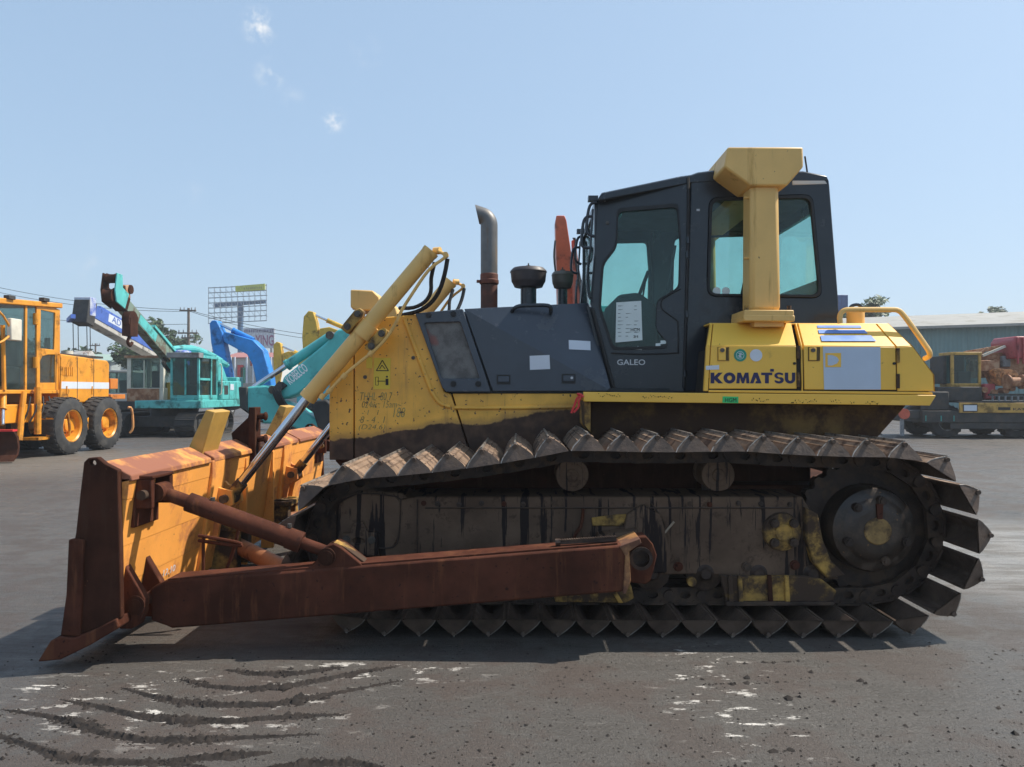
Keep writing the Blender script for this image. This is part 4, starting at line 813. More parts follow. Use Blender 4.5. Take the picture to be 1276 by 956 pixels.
# --- cab
CY = .64
cab = B().box(WY(760, 480, -CY).x, WY(880, 480, -CY).x, -.62, .62, WY(800, 487, -CY).z - .02, WY(800, 484, -CY).z).done('cab_floor', INT, DZ)
XR0, XR1 = WY(860, 300, -CY).x, WY(1040, 300, -CY).x
for s in SIDES:
    out_r = [(861, 222), (895, 213.5), (905, 213), (1033, 224), (1034, 232), (1045, 375), (1045, 404), (880, 404), (876, 488), (853, 488)]
    gin = rnd([(884, 247), (1012, 243), (1024, 371), (881, 369)], 12, 5)
    rw = pr('cab_rear_wall', out_r, CY, CY, CY - .035, CABK, s, cab, bev=.008, holes=[gin])
    gi2 = rnd([(887.5, 250.5), (1009, 247), (1020.5, 367.5), (884.5, 366)], 10, 5)
    pr('window_gasket', gin, CY, CY + .008, CY - .02, RUB, s, rw, bev=.003, holes=[gi2])
    pr('side_glass', gi2, CY - .01, CY - .012, CY - .017, GLS, s, rw)
    # front part: door leaf leaning in towards the nose
    Xa, Xb = WY(859, 300, -CY).x, WY(740, 300, -.55).x; nrm = Vector((CY - .54, Xa - Xb, 0)).normalized() if True else None
    def DP(px, py, off=0):
        p0 = Vector((Xa, -CY, 0)); d = Vector((Xb - Xa, CY - .54, 0)).normalized(); nn = Vector((-d.y, d.x, 0)); nn = nn if nn.y < 0 else -nn
        p = on_plane(px, py, p0, nn) + nn * off; return (p.x, p.y * -s, p.z)
    dn = Vector(DP(800, 300, 1)) - Vector(DP(800, 300, 0))
    lp = [(746, 246), (859, 224), (852, 488), (764, 488), (752, 440), (735.5, 378)]
    gl = rnd([(769, 260), (845, 253.5), (848.5, 300), (847, 358), (831, 368), (819, 375), (817, 411), (832, 428), (830, 434.5), (763, 436.5), (746, 384), (750, 328), (767, 306)], 7, 4)
    b = B().plate(lp, [gl], lambda u, v: DP(u, v), tuple(-dn * .035)); dr = b.done('cab_door', CABK, DZ, bev=.006)
    def shrink(L, k): cx = sum(p[0] for p in L) / len(L); cy = sum(p[1] for p in L) / len(L); return [(cx + (p[0] - cx) * k, cy + (p[1] - cy) * k) for p in L]
    B().plate(shrink(gl, 1.0), [shrink(gl, .955)], lambda u, v: DP(u, v, .007), tuple(-dn * .03)).done('window_gasket', RUB, dr)
    B().plate(shrink(gl, .96), [], lambda u, v: DP(u, v, -.012), tuple(-dn * .005)).done('door_glass', GLS, dr)
    # moulded panel lines of the door
    B().tube([DP(a, c, .004) for a, c in ((762, 440), (800, 441.5), (842, 440), (845, 436), (845, 405), (842, 398), (826, 386), (824, 376), (830, 370), (848, 360))], .006, 6).done('door_moulding', RUB, dr)
    B().tube([DP(a, c, .012) for a, c in ((858, 232), (857, 300), (855, 380), (852, 484))], .010, 8, smooth=0).done('door_hinge_seal', RUB, dr)
    for a, c in ((857, 300), (856, 318), (855.5, 392), (853.5, 466)): B().cyl(DP(a, c - 4, .018), DP(a, c + 4, .018), .012, n=10).done('door_hinge', CABK, dr)
    B().tube([DP(857.5, 222, .02), DP(858, 236, .02)], .009, 8).done('door_stop', STEEL, dr)
    B().tube([DP(a, c, -.03) for a, c in ((842, 305), (836, 340), (829, 378))], .008, 6).done('wiper', RUB, dr)
    # lower rear corner strip between cab and engine cover
    B().tube([DP(a, c, .006) for a, c in ((738, 384), (752, 436), (766, 487))], .012, 8).done('door_edge_seal', RUB, dr)
    # window guards and grab rails at the nose corner
    gr = B(); 
    for pth in ([(744, 254), (738, 255), (734, 262), (731, 284), (734, 293), (741, 296)], [(738, 271), (731, 272), (727, 280), (725, 303), (728, 309), (735, 310)]): gr.tube([DP(a, c, .03) for a, c in pth], .011, 8)
    gr.tube([DP(a, c, .03) for a, c in ((739, 262), (736, 310), (733, 345), (736, 372))], .008, 6).tube([DP(a, c, .045) for a, c in ((734, 320), (732, 350), (734, 370), (739, 376))], .006, 6).tube([DP(a, c, .015) for a, c in ((741, 320), (738, 355), (737, 372))], .006, 6)
    gr.box(*sorted((DP(738, 250, .0)[0] - .03, DP(745, 250)[0])), *sorted((DP(740, 250)[1] - .03, DP(740, 250)[1] + .03)), DP(740, 251)[2], DP(740, 245)[2]); gr.done('grab_rail', CABK, dr)
    # far-reaching roof edge
    b = B()
    if s < 0:
        B().plate([(768, 377), (799, 375), (800.5, 424), (767, 427)], [], lambda u, v: DP(u, v, .002), tuple(-dn * .001)).done('paper_sheet', PAPER, dr)
        def dtx(u, v, t): return Vector(DP(u, -v, .0035 + t))
        text_on('HCM', dtx, 786, 797, -413, -409, BLKL, dr, name='sheet_print'); text_on('21', dtx, 789, 795, -421, -418, BLKL, dr, name='sheet_print')
        b = B(); r3 = random.Random(5)
        for i in range(9):
            for j in range(3):
                if r3.random() < .75: x = 769.5 + j * 10 + r3.random(); y = 381 + i * 4.7; b.plate([(x, y), (x + r3.uniform(3, 8), y), (x + 3, y + .8), (x, y + .8)], [], lambda u, v: DP(u, v, .003), tuple(-dn * .0008))
        b.done('sheet_print', mat('grey_print', (.2, .23, .22), .7), dr)
        text_on('GALEO', lambda u, v, t: Vector(DP(u, -v, .002 + t)), 769, 804, -455, -448, SILV, dr, off=.01)
        for q in ([(817, 428), (823, 427.5), (823, 432), (817, 432.5)], [(823, 424.5), (830, 424), (830, 428.5), (823, 429)]): B().plate(q, [], lambda u, v: DP(u, v, .003), tuple(-dn * .001)).done('sticker', PAPER, dr)
        B().plate([(787, 435.5), (795, 431.5), (800, 436), ], [], lambda u, v: DP(u, v, .004), tuple(-dn * .001)).done('sticker', PAPER, dr)
        B().plate([(868, 260.5), (872, 260.5), (872, 263), (868, 263)], [], lambda u, v: tuple(WY(u, v, -CY - .001)), (0, .0008, 0)).done('sticker', SILV, rw)
        for cx in (893, 904.5):
            p = WY(cx, 363, -CY + .008); b = B().lathe([(.028, 0), (.028, .0015), (.001, .0015)], p, (0, -1, 0), 20); b.done('round_sticker', PAPER, rw)
        p = Vector(DP(757, 278, 0)); B().cyl(p, p + dn * .012, .012, n=12).done('bolt_cap', STEEL, dr)
# roof in two levels, front and rear walls with real openings
def roofprof(): return XZ([(746, 246), (750, 241.5), (848, 221), (862, 219), (870, 216), (893, 213), (1002, 214.5), (1030, 220), (1033, 226), (900, 226), (862, 228), (748, 250)], -CY)
P = roofprof(); b = B(); rings = []
for y_, k in ((-CY - .004, 0), (-CY + .02, .012), (CY - .02, .012), (CY + .004, 0)): rings.append([(x, y_, z + (k if i in (1, 2, 3, 4, 5, 6, 7) else 0)) for i, (x, z) in enumerate(P)])
b.loft(rings).done('cab_roof', CABK, DZ, bev=.006)
LENS = mat('lamp_lens_pale', (.62, .60, .56), .35, var=.05)
for s in SIDES: B().prism(XZ([(987, 219.5), (1024, 218.5), (1031, 229.5), (987, 231)], -CY), s * (CY + .003), s * (CY - .12)).done('roof_lamp', LENS, DZ, bev=.006)
xb = XR1 + .005; zt, zb = WY(1034, 232, -CY).z, WY(1045, 404, -CY).z
b = B().plate([(-CY + .035, zb), (CY - .035, zb), (CY - .035, zt), (-CY + .035, zt)], [rnd([(-.46, zt - .62), (.46, zt - .62), (.46, zt - .13), (-.46, zt - .13)], .05)], lambda u, v: (xb - .03 - (v - zb) * .05, u, v), (.03, 0, 0)); b.done('cab_back_wall', CABK, cab)
B().box(xb - .05, xb - .045, -.46, .46, zt - .62, zt - .13).done('rear_glass', GLS, cab)
xf = WY(741, 300, -.55).x; zt2, zb2 = WY(746, 250, -.55).z, WY(736, 378, -.55).z
b = B().plate([(-.53, zb2), (.53, zb2), (.53, zt2), (-.53, zt2)], [rnd([(-.47, zb2 + .04), (.47, zb2 + .04), (.47, zt2 - .06), (-.47, zt2 - .06)], .04)], lambda u, v: (xf, u, v), (.03, 0, 0)); b.done('cab_front_wall', CABK, cab)
B().box(xf + .012, xf + .017, -.48, .48, zb2 + .03, zt2 - .05).done('windscreen', GLS, cab)
# inside: seat, console, dash, roof lining
sx = WY(895, 400, 0).x; sz = WY(800, 440, 0).z
st = B().box(sx - .25, sx + .25, -.27, .27, sz - .15, sz + .02).done('seat', INT, cab, bev=.05)
B().loft([[(sx + .13, -.25, sz), (sx + .28, -.25, sz), (sx + .28, .25, sz), (sx + .13, .25, sz)], [(sx + .25, -.22, sz + .62), (sx + .36, -.22, sz + .62), (sx + .36, .22, sz + .62), (sx + .25, .22, sz + .62)]]).done('seat_back', INT, cab, bev=.05)
B().loft([[(sx + .27, -.13, sz + .64), (sx + .36, -.13, sz + .64), (sx + .36, .13, sz + .64), (sx + .27, .13, sz + .64)], [(sx + .29, -.12, sz + .84), (sx + .37, -.12, sz + .84), (sx + .37, .12, sz + .84), (sx + .29, .12, sz + .84)]]).done('head_rest', INT, cab, bev=.03)
B().box(sx - .3, sx + .2, -.46, -.34, sz - .3, sz + .22).box(sx - .3, sx + .2, .34, .46, sz - .3, sz + .22).done('arm_console', INT, cab, bev=.03)
dx0 = WY(770, 400, 0).x; B().prism([(dx0 - .12, sz - .45), (dx0 + .22, sz - .45), (dx0 + .26, sz + .30), (dx0 + .10, sz + .42), (dx0 - .06, sz + .40)], -.42, .42).done('dash', INT, cab, bev=.03)
B().tube([(dx0 + .12, -.1, sz + .36), (dx0 + .22, -.1, sz + .62)], .014, 8).tube([(dx0 + .3, .4, sz + .1), (dx0 + .33, .4, sz + .55), (dx0 + .30, .4, sz + .95)], .012, 8).done('control_lever', INT, cab)
B().box(xf + .05, XR1 - .06, -.58, .58, zt - .05, zt - .03).done('roof_lining', INT, cab)
B().box(xf + .03, XR0 + .2, -.54, .54, WY(800, 487, -CY).z - .3, WY(800, 484, -CY).z - .02).done('cab_base', CABK, cab)
B().prism(XZ([(853, 488), (853, 224), (862, 224), (862, 488)], -CY), -CY + .036, -CY + .10).prism(XZ([(853, 488), (853, 224), (862, 224), (862, 488)], -CY), CY - .10, CY - .036).done('door_pillar', CABK, cab)
# ------------------------------------------------------------------ machines and buildings round the yard
def paint(name, col, **k):
    d = dict(rough=.42, var=.12, vs=3, dirt=dk(col, .35), damt=.28, ds=2.2, speck=dk(col, .2), sth=.74); d.update(k); return mat(name, col, **d)
GRO = paint('grader_orange', (.72, .29, .02)); TEAL = paint('crane_teal', (.10, .47, .45), damt=.35); TEAL2 = paint('excavator_teal', (.10, .50, .47))
BLUE = paint('arm_blue', (.02, .22, .62)); CRBL = paint('boom_blue', (.06, .13, .45)); CRWH = paint('boom_white', (.50, .47, .42), damt=.3)
EXY = paint('excavator_yellow', (.66, .40, .03)); EXO = paint('excavator_red', (.60, .12, .055)); KATO = paint('carrier_yellow', (.52, .30, .06), damt=.4)
BOOMG = paint('faded_green', (.20, .27, .21), dirt=(.12, .085, .055), damt=.5, ds=3); DKF = mat('dark_frame', (.035, .034, .033), .7, var=.3, dirt=(.075, .065, .055), damt=.4)
RUSTB = mat('boom_rust', (.34, .145, .065), .7, var=.4, vs=4, dirt=(.46, .29, .18), damt=.45, ds=4); MAR = paint('boom_maroon', (.40, .065, .07), damt=.3)
CREAM = paint('cab_cream', (.66, .61, .50), damt=.2); GREYP = mat('grey_metal', (.25, .26, .27), .55, var=.15, dirt=(.13, .12, .11), damt=.35)

def wheel(parent, c, r, wd, ax, rim, name='wheel', tread=30):
    """tyre with tread blocks and a dished rim; ax points outwards"""
    c = Vector(c); a = Vector(ax).normalized()
    t = B().lathe([(r * .56, -wd / 2), (r * .80, -wd / 2 - .01), (r * .95, -wd * .42), (r * .985, -wd * .3), (r * .985, wd * .3), (r * .95, wd * .42), (r * .80, wd / 2 + .01), (r * .58, wd / 2), (r * .55, wd * .3)], c, a, 36, cap=False)
    u = a.orthogonal().normalized(); v = a.cross(u)
    for i in range(tread):
        th = 2 * math.pi * i / tread
        for sg in (-1, 1):
            d = u * math.cos(th + sg * .05) + v * math.sin(th + sg * .05); tn = a.cross(d); p = c + d * r * .985
            t.bar(p + a * sg * wd * .02 , p + a * sg * wd * .40 + tn * .05 * sg, r * .09, r * .035, d)
    w_ = t.done(name, TYRE, parent, sharp=40)
    B().lathe([(r * .57, wd * .46), (r * .545, wd * .47), (r * .50, wd * .40), (r * .47, wd * .05), (r * .42, -wd * .08), (r * .34, -wd * .10), (r * .31, -wd * .02), (r * .20, wd * .02), (r * .17, wd * .22), (r * .10, wd * .25), (.001, wd * .25)], c, a, 28, cap=False).done('rim', rim, w_)
    for i in range(8):
        th = 2 * math.pi * i / 8; d = u * math.cos(th) + v * math.sin(th); p = c + d * r * .25 + a * wd * .0
        B().cyl(p, p + a * .05, r * .032, n=6).done('wheel_nut', STEEL, w_)
    return w_
def crawler(parent, c, L, wd, h, head, m=DKF):
    """one crawler track: c ground centre, head unit direction; separate shoes"""
    c = Vector(c); d = Vector(head).normalized(); sd = Vector((d.y, -d.x, 0)); r = h / 2 - .03
    path = []
    for i in range(9): a = -math.pi / 2 + math.pi * i / 8; path.append((L / 2 - r + math.cos(a) * r, h / 2 + math.sin(a) * r))
    for i in range(9): a = math.pi / 2 + math.pi * i / 8; path.append((-L / 2 + r + math.cos(a) * r, h / 2 + math.sin(a) * r))
    def ring(y, k=1): return [c + d * (x * k) + sd * y + Vector((0, 0, h / 2 + (z - h / 2) * k)) for x, z in path]
    bb = B(); o = ring(-wd * .2, .93); bb.loft([o, ring(wd * .2, .93)])
    t = bb.done('crawler_track', m, parent)
    fr_ = B(); fr_.loft([[c + d * x + sd * y + Vector((0, 0, z)) for x, z in ((-L * .34, h * .28), (L * .34, h * .28), (L * .34, h * .72), (-L * .34, h * .72))] for y in (-wd * .36, wd * .36)]); fr_.done('track_frame', m, t)
    for k in (-1, 1): p = c + d * k * (L / 2 - r) + Vector((0, 0, h / 2)); B().cyl(p - sd * wd * .3, p + sd * wd * .3, r * .62, n=18).done('track_wheel', m, t)
    P = [Vector((x, z)) for x, z in path]; J = resample(P, .17)
    b = B().box(-.078, .078, -wd / 2, wd / 2, -.01, .018); b.box(-.07, -.055, -wd / 2, wd / 2, .018, .035).box(-.006, .006, -wd / 2, wd / 2, .018, .035).box(.055, .07, -wd / 2, wd / 2, .018, .035); me = b.mesh('track_shoe'); me.materials.append(m)
    for i in range(len(J)):
        p, q_ = J[i], J[(i + 1) % len(J)]; mid = (p + q_) / 2; tt = (q_ - p).normalized(); nn = Vector((tt.y, -tt.x))
        X = d * tt.x + Vector((0, 0, tt.y)); Z = d * nn.x + Vector((0, 0, nn.y)); Y_ = Z.cross(X); pos = c + d * mid.x + Vector((0, 0, mid.y))
        o = bpy.data.objects.new('track_shoe', me); COL.objects.link(o); o.parent = t; o.matrix_parent_inverse = world_of(t).inverted(); o.matrix_basis = Matrix.Translation(pos) @ Matrix((X, Y_, Z)).transposed().to_4x4()
    return t
def cab_box(parent, x0, x1, y0, y1, z0, z1, m, name='cab', post=.07, sill=.35, gm=None, open_faces='xyXY'):
    """cab of posts, sills and real panes; the sill share of the height is sheet metal"""
    gm = gm or GLB; zs = z0 + (z1 - z0) * sill; b = B()
    for x in (x0, x1 - post):
        for y in (y0, y1 - post): b.box(x, x + post, y, y + post, zs, z1 - .06)
    b.box(x0 - .02, x1 + .02, y0 - .02, y1 + .02, z1 - .06, z1 + .03).box(x0, x1, y0, y1, z0, z0 + .05)
    b.box(x0, x1, y0, y0 + .03, z0 + .05, zs).box(x0, x1, y1 - .03, y1, z0 + .05, zs).box(x0, x0 + .03, y0 + .03, y1 - .03, z0 + .05, zs).box(x1 - .03, x1, y0 + .03, y1 - .03, z0 + .05, zs)
    c = b.done(name, m, parent, bev=.012)
    for nm, q_ in (('pane', (x0 + post, x1 - post, y0 + .02, y0 + .026)), ('pane', (x0 + post, x1 - post, y1 - .026, y1 - .02)), ('pane', (x0 + .02, x0 + .026, y0 + post, y1 - post)), ('pane', (x1 - .026, x1 - .02, y0 + post, y1 - post))):
        B().box(*q_, zs, z1 - .06).done(nm, gm, c)
    xm, ym = (x0 + x1) / 2, (y0 + y1) / 2
    B().box(xm - .22, xm + .22, ym - .22, ym + .22, z0 + .05, z0 + .5).box(xm - .22, xm + .22, ym + .12, ym + .26, z0 + .5, z0 + 1.1).done('seat', INT, c, bev=.04)
    return c
def ram(parent, p0, p1, r, m, frac=.55, name='hydraulic_ram'):
    p0, p1 = Vector(p0), Vector(p1); c = B().cyl(p0, p0.lerp(p1, frac), r, n=16).cyl(p0.lerp(p1, frac - .03), p0.lerp(p1, frac), r * 1.15, n=16).done(name, m, parent)
    B().cyl(p0.lerp(p1, frac - .05), p1, r * .55, n=12).done('rod', CHR, c); return c

# ---- orange motor grader, heading towards the camera along -Y
XG = -10.0
g = thing('motor_grader', 'orange motor grader with white stripe and tandem rear wheels', 'grader', (-11.1, 10.5, 0))
w1, w2 = WX(92, 533, XG), WX(137.5, 530, XG); rw_ = .64
for xs_, ax in ((XG - .23, (1, 0, 0)), (XG - 2.0, (-1, 0, 0))):
    for wc in (w1, w2): wheel(g, (xs_, wc.y, rw_), rw_, .44, ax, GRO)
XH = XG - .42
hz0, hz1 = WX(100, 502, XH).z, WX(100, 446, XH).z; hy0, hy1 = WX(74, 470, XH).y, WX(136, 470, XH).y
B().prism_x([(hy0, hz0), (hy1, hz0), (hy1 + .02, hz1 - .1), (hy1 - .08, hz1 - .02), (hy0, hz1 + .06)], XH - 1.35, XH).done('engine_hood', GRO, g, bev=.03)
sz0, sz1 = WX(100, 484.5, XH).z, WX(100, 476, XH).z
B().box(XH, XH + .004, hy0 + .01, hy1 - .01, sz0, sz1).done('white_stripe', WHITE, g)
for yy in (.12, .62): B().box(XH + .0, XH + .02, hy0 + yy * (hy1 - hy0), hy0 + yy * (hy1 - hy0) + .03, sz0 - .12, sz0 + .06).done('hood_latch', GRO, g)
B().box(XH - 1.25, XH - .1, hy0, hy1 - .1, hz1 + .03, hz1 + .08).done('hood_grille', DKF, g)
B().box(XH - .2, XH + .01, hy1 + .05, hy1 + .4, sz0, sz1 + .1).box(XH - 1.3, XH + .04, hy1 + .02, hy1 + .7, sz0 - .26, sz0 - .14).done('rear_step', paint('step_orange', (.62, .20, .03)), g, bev=.01)
B().box(XH - 1.3, XH - .05, hy0 - 1.8, hy1, .75, hz0).box(XH - 1.0, XH - .4, hy0 - 7, hy0 - 1.6, 1.15, 1.5).done('grader_frame', GRO, g, bev=.02)
B().box(XH - .02, XH + .26, w1.y - .25, w2.y + .25, .5, .8).done('tandem_case', GRO, g, bev=.03)
B().box(XH - 1.62, XH - 1.36, w1.y - .25, w2.y + .25, .5, .8).done('tandem_case', GRO, g, bev=.03)
# grader cab with its large openings
XC = XG - .45; ct, cb = WX(60, 378, XC).z, WX(60, 486, XC).z; cy1 = WX(74, 400, XC).y; cy0 = cy1 - 2.0
def cw(loops, name, m, x, th=-.05):
    b = B().plate(YZ(loops[0], x), [YZ(l, x) for l in loops[1:]], lambda u, v: (x, u, v), (th, 0, 0)); return b.done(name, m, gc, bev=.008)
gc = B().box(XC - 1.5, XC + .02, cy0, cy1, cb - .08, cb).done('cab', GRO, g, bev=.01)
rear_out = [(46, 486), (46, 377), (75, 386), (75, 486)]
cw([rear_out, [(51, 386), (69, 390), (68, 436), (50.5, 434)], [(50, 450), (53, 444), (60, 442), (69, 442), (69, 477), (50, 477)]], 'cab_side', GRO, XC)
for q_ in ([(51, 386), (69, 390), (68, 436), (50.5, 434)], [(50, 444), (69, 441), (69, 477), (50, 477)]): cw([q_], 'pane', GLB, XC - .02, -.006)
zz = (cb, ct - .12)
b = B().box(XC - .05, XC, cy0, cy0 + .07, *zz).box(XC - 1.5, XC - 1.45, cy0, cy0 + .07, *zz).box(XC - 1.5, XC - 1.45, cy1 - .07, cy1, *zz).box(XC - .05, XC, cy0 + .85, cy0 + .91, *zz); b.done('cab_posts', GRO, gc, bev=.008)
B().loft([[(XC - 1.55, cy0 - .1, ct - .20), (XC + .05, cy0 - .1, ct - .20), (XC + .05, cy0 - .1, ct - .08), (XC - 1.55, cy0 - .1, ct - .08)], [(XC - 1.55, cy1 + .05, ct - .06), (XC + .05, cy1 + .05, ct - .06), (XC + .05, cy1 + .05, ct + .05), (XC - 1.55, cy1 + .05, ct + .05)]]).done('cab_roof', GRO, gc, bev=.02)
B().box(XC - .03, XC - .02, cy0 + .07, WX(46, 430, XC).y, cb, ct - .12).done('door_pane', GLB, gc); B().box(XC - 1.47, XC - 1.46, cy0 + .07, cy1 - .07, cb, ct - .12).done('pane', GLB, gc); B().box(XC - 1.44, XC - .05, cy1 - .03, cy1 - .02, cb + .5, ct - .05).done('pane', GLB, gc)
B().box(XC - 1.44, XC - .05, cy1 - .07, cy1 - .02, cb, cb + .5).done('cab_back', GRO, gc)
B().box(XC - 1.0, XC - .45, cy0 + .9, cy0 + 1.4, cb, cb + .5).box(XC - 1.0, XC - .45, cy0 + 1.3, cy0 + 1.5, cb + .5, cb + 1.2).done('seat', INT, gc, bev=.05)
p0 = WX(45, 400, XC); b = B()
for a, c in ((46, 398), (46, 452)): p = WX(a, c, XC); b.cyl((XC + .02, p.y - .06, p.z - .12), (XC + .02, p.y - .06, p.z + .12), .06, n=12)
b.tube([(XC + .02, WX(4, 460, XC).y, cb), (XC + .04, WX(1, 400, XC).y, cb + 1.3)], .04, 8, smooth=0); b.done('door_hinge_arms', GRO, gc)
b = B(); p = WX(18, 411, XC + .25); b.box(p.x - .05, p.x + .05, p.y - .16, p.y + .16, p.z - .22, p.z + .22); b.done('mirror', CREAM, gc, bev=.02)
b = B().tube([(XC, p.y - .7, p.z + .4), (XC + .2, p.y - .4, p.z + .35), (XC + .25, p.y - .1, p.z)], .022, 8); b.tube([(XC, p.y - .7, p.z - .3), (XC + .2, p.y - .4, p.z - .3), (XC + .25, p.y - .1, p.z - .1)], .022, 8); b.done('mirror_arm', GRO, gc)
# drawbar, circle, moldboard and front axle
p = G(24, 576); mb = B().loft([[(p.x - 2.9, p.y - .3 + dy - .5, z), (p.x, p.y - .1 + dy, z), (p.x, p.y - .04 + dy, z), (p.x - 2.9, p.y - .24 + dy - .5, z)] for dy, z in ((-.12, .03), (.02, .15), (.06, .3), (.02, .5), (-.08, .62))]).done('moldboard', RUSTD, g); B().loft([[(p.x - 2.9, p.y - .9, .62), (p.x, p.y - .2, .62), (p.x, p.y - .06, .62), (p.x - 2.9, p.y - .75, .62)], [(p.x - 2.9, p.y - .9, .66), (p.x, p.y - .2, .66), (p.x, p.y - .06, .66), (p.x - 2.9, p.y - .75, .66)]]).done('moldboard_edge', REDR, mb)
B().cyl((p.x - 1.4, p.y + .3, .70), (p.x - 1.4, p.y + .3, .85), .75, n=28).box(p.x - 1.8, p.x - 1.0, p.y - .3, p.y + .9, .85, 1.0).done('turn_circle', GRO, g)
b = B()
for a, c, d_ in (((XH + .1, hy0 - .9, .5), (XH + .1, hy0 - .9, 1.5), .07), ((XH + .05, hy0 - 1.4, .4), (XH + .0, hy0 - 1.2, 1.4), .06), ((XH + .2, hy0 - .6, .35), (XH + .2, hy0 - .6, 1.0), .05)): b.cyl(a, c, d_, n=10)
b.box(XH - .1, XH + .25, hy0 - 1.1, hy0 - .3, .38, .44); b.tube([(XH + .36, hy0 - .35, 1.1), (XH + .38, hy0 - .3, .9), (XH + .38, hy0 - .25, .45), (XH + .1, hy0 - .3, .42)], .03, 8); b.done('side_linkage', GRO, g)
b = B().tube([(XG + .05, w2.y + .72, 1.0), (XG + .1, w2.y + .80, .95), (XG + .12, w2.y + .83, .5), (XG + .05, w2.y + .80, .35)], .03, 8); b.done('rear_rail', paint('rail_orange', (.66, .30, .10)), g)
for xs_, ax in ((XG - .35, (1, 0, 0)), (XG - 1.9, (-1, 0, 0))): wheel(g, (xs_, hy0 - 6.2, rw_), rw_, .40, ax, GRO)
B().box(XG - 1.9, XG - .35, hy0 - 6.3, hy0 - 6.1, .55, .75).box(XH - .9, XH - .5, hy0 - 6.4, hy0 - 5.9, .7, 1.2).done('front_axle', GRO, g)

for yy in (.33, .66): B().box(XH, XH + .006, hy0 + yy * (hy1 - hy0), hy0 + yy * (hy1 - hy0) + .015, hz0, hz1).done('hood_seam', DKF, g)
for i9 in range(6): B().box(XH + .001, XH + .014, hy0 + .12 + i9 * .07, hy0 + .16 + i9 * .07, sz1 + .14, sz1 + .34).done('louvre', GRO, g)
B().cyl((XH - .6, hy0 + .5, hz1), (XH - .6, hy0 + .5, hz1 + .45), .06, n=14).done('exhaust_pipe', DKF, g); B().cyl((XH - .5, hy0 + 1.1, hz1), (XH - .5, hy0 + 1.1, hz1 + .18), .13, n=16).done('air_cleaner', CREAM, g)
for yy in (.2, 1.3): B().box(XC - .02, XC + .1, cy0 + yy, cy0 + yy + .2, ct - .09 + yy * .08, ct - .01 + yy * .08).done('work_lamp', DKF, gc, bev=.01)
B().tube([(XC + .05, cy1 - .1, cb - .5), (XC + .09, cy1 - .1, cb - .2), (XC + .09, cy1 - .08, cb + .7), (XC + .03, cy1 - .08, cb + .8)], .018, 8).done('grab_rail', GRO, gc)
for zz in (.45, .8): B().box(XH + .06, XH + .34, hy0 - .75, hy0 - .35, zz, zz + .04).done('step', GRO, g, bev=.005)
for a9, c9 in (((XH - .15, hy0 - 1.6, 1.5), (XH + .05, hy0 - 1.9, .75)), ((XH - .3, hy0 - 2.2, 1.6), (XH + .0, hy0 - 2.4, .7))): ram(g, a9, c9, .06, GRO, .6)
for k9 in range(4): B().tube([(XH + .02 + .03 * k9, hy0 - .4 - .25 * k9, 1.3), (XH + .12, hy0 - .5 - .25 * k9, 1.0), (XH + .05, hy0 - .7 - .2 * k9, .75)], .018, 6).done('hydraulic_hose', RUB, g)

# ---- teal telescopic crawler crane
t = thing('crawler_crane', 'faded teal crawler crane with rusty telescopic boom raised beside grader', 'crane', (-11.3, 18.3, 0))
crawler(t, (-10.25, 18.3, 0), 3.1, .62, .74, (0, -1, 0)); crawler(t, (-12.4, 18.3, 0), 3.1, .62, .74, (0, -1, 0))
B().box(-12.2, -10.5, 17.4, 19.2, .3, .62).cyl((-11.3, 18.3, .6), (-11.3, 18.3, .88), .7, n=24).done('undercarriage', DKF, t)
B().box(-11.9, -9.85, 17.0, 20.3, .88, 1.12).done('turntable', TEAL, t, bev=.02)
cabc = cab_box(t, -10.85, -9.95, 17.1, 18.5, 1.12, 2.50, TEAL, sill=.12); B().box(-10.9, -9.9, 16.95, 17.3, 2.44, 2.60).done('sun_visor', GREYP, cabc, bev=.01)
B().box(-10.4, -10.36, 17.09, 17.13, 1.3, 2.4).box(-9.96, -9.93, 17.95, 18.02, 1.2, 2.45).box(-9.97, -9.935, 17.15, 17.9, 1.75, 1.82).done('cab_strips', TEAL, cabc)
B().box(-10.9, -9.85, 18.55, 20.3, 1.12, 1.75).prism_x([(18.55, 1.75), (19.4, 1.75), (18.7, 2.5), (18.55, 2.5)], -10.9, -9.95).done('engine_house', TEAL, t, bev=.03)
B().box(-11.6, -10, 20.3, 20.9, 1.0, 1.9).done('counterweight', TEAL, t, bev=.03)
pa, pb = WX(216, 452, -11.2), WX(146, 372, -11.2); q1 = pa.lerp(pb, 1.0); d = (pb - pa).normalized(); up = d.cross(Vector((1, 0, 0))).normalized(); up = up if up.z > 0 else -up
B().bar(pa - d * 1.2, pb, .28, .36, up).done('boom', BOOMG, t, bev=.015)
B().bar(pa.lerp(pb, .5) + up * .24, pa - d * .6 + up * .24, .36, .08, up).done('boom_top_plate', TEAL, t); B().bar(pa - d * 1.3, pa + d * .35, .40, .48, up).done('boom_base', TEAL, t, bev=.015)
def HP(a, c): q9 = pb + d * a + up * c; return (q9.y, q9.z)
h_ = B().bar(pb - d * .35, pb + d * .12, .34, .42, up).done('boom_head', RUSTD, t, bev=.02)
for xx, mm in ((-.21, RUSTD), (.17, TEAL)): B().prism_x([HP(-.15, -.24), (HP(.30, -.30)), HP(.50, -.05), HP(.62, .42), HP(.38, .52), HP(.20, .22), HP(-.15, .24)], pb.x + xx, pb.x + xx + .04).done('head_plate', mm, h_, bev=.008)
for a9, c9, r9 in ((.34, -.12, .20), (.46, .34, .15)): q9 = pb + d * a9 + up * c9; B().lathe([(.05, -.14), (r9, -.13), (r9 * .82, -.06), (r9 * .82, .06), (r9, .13), (.05, .14)], q9, (1, 0, 0), 20).done('sheave', RUSTD, h_)
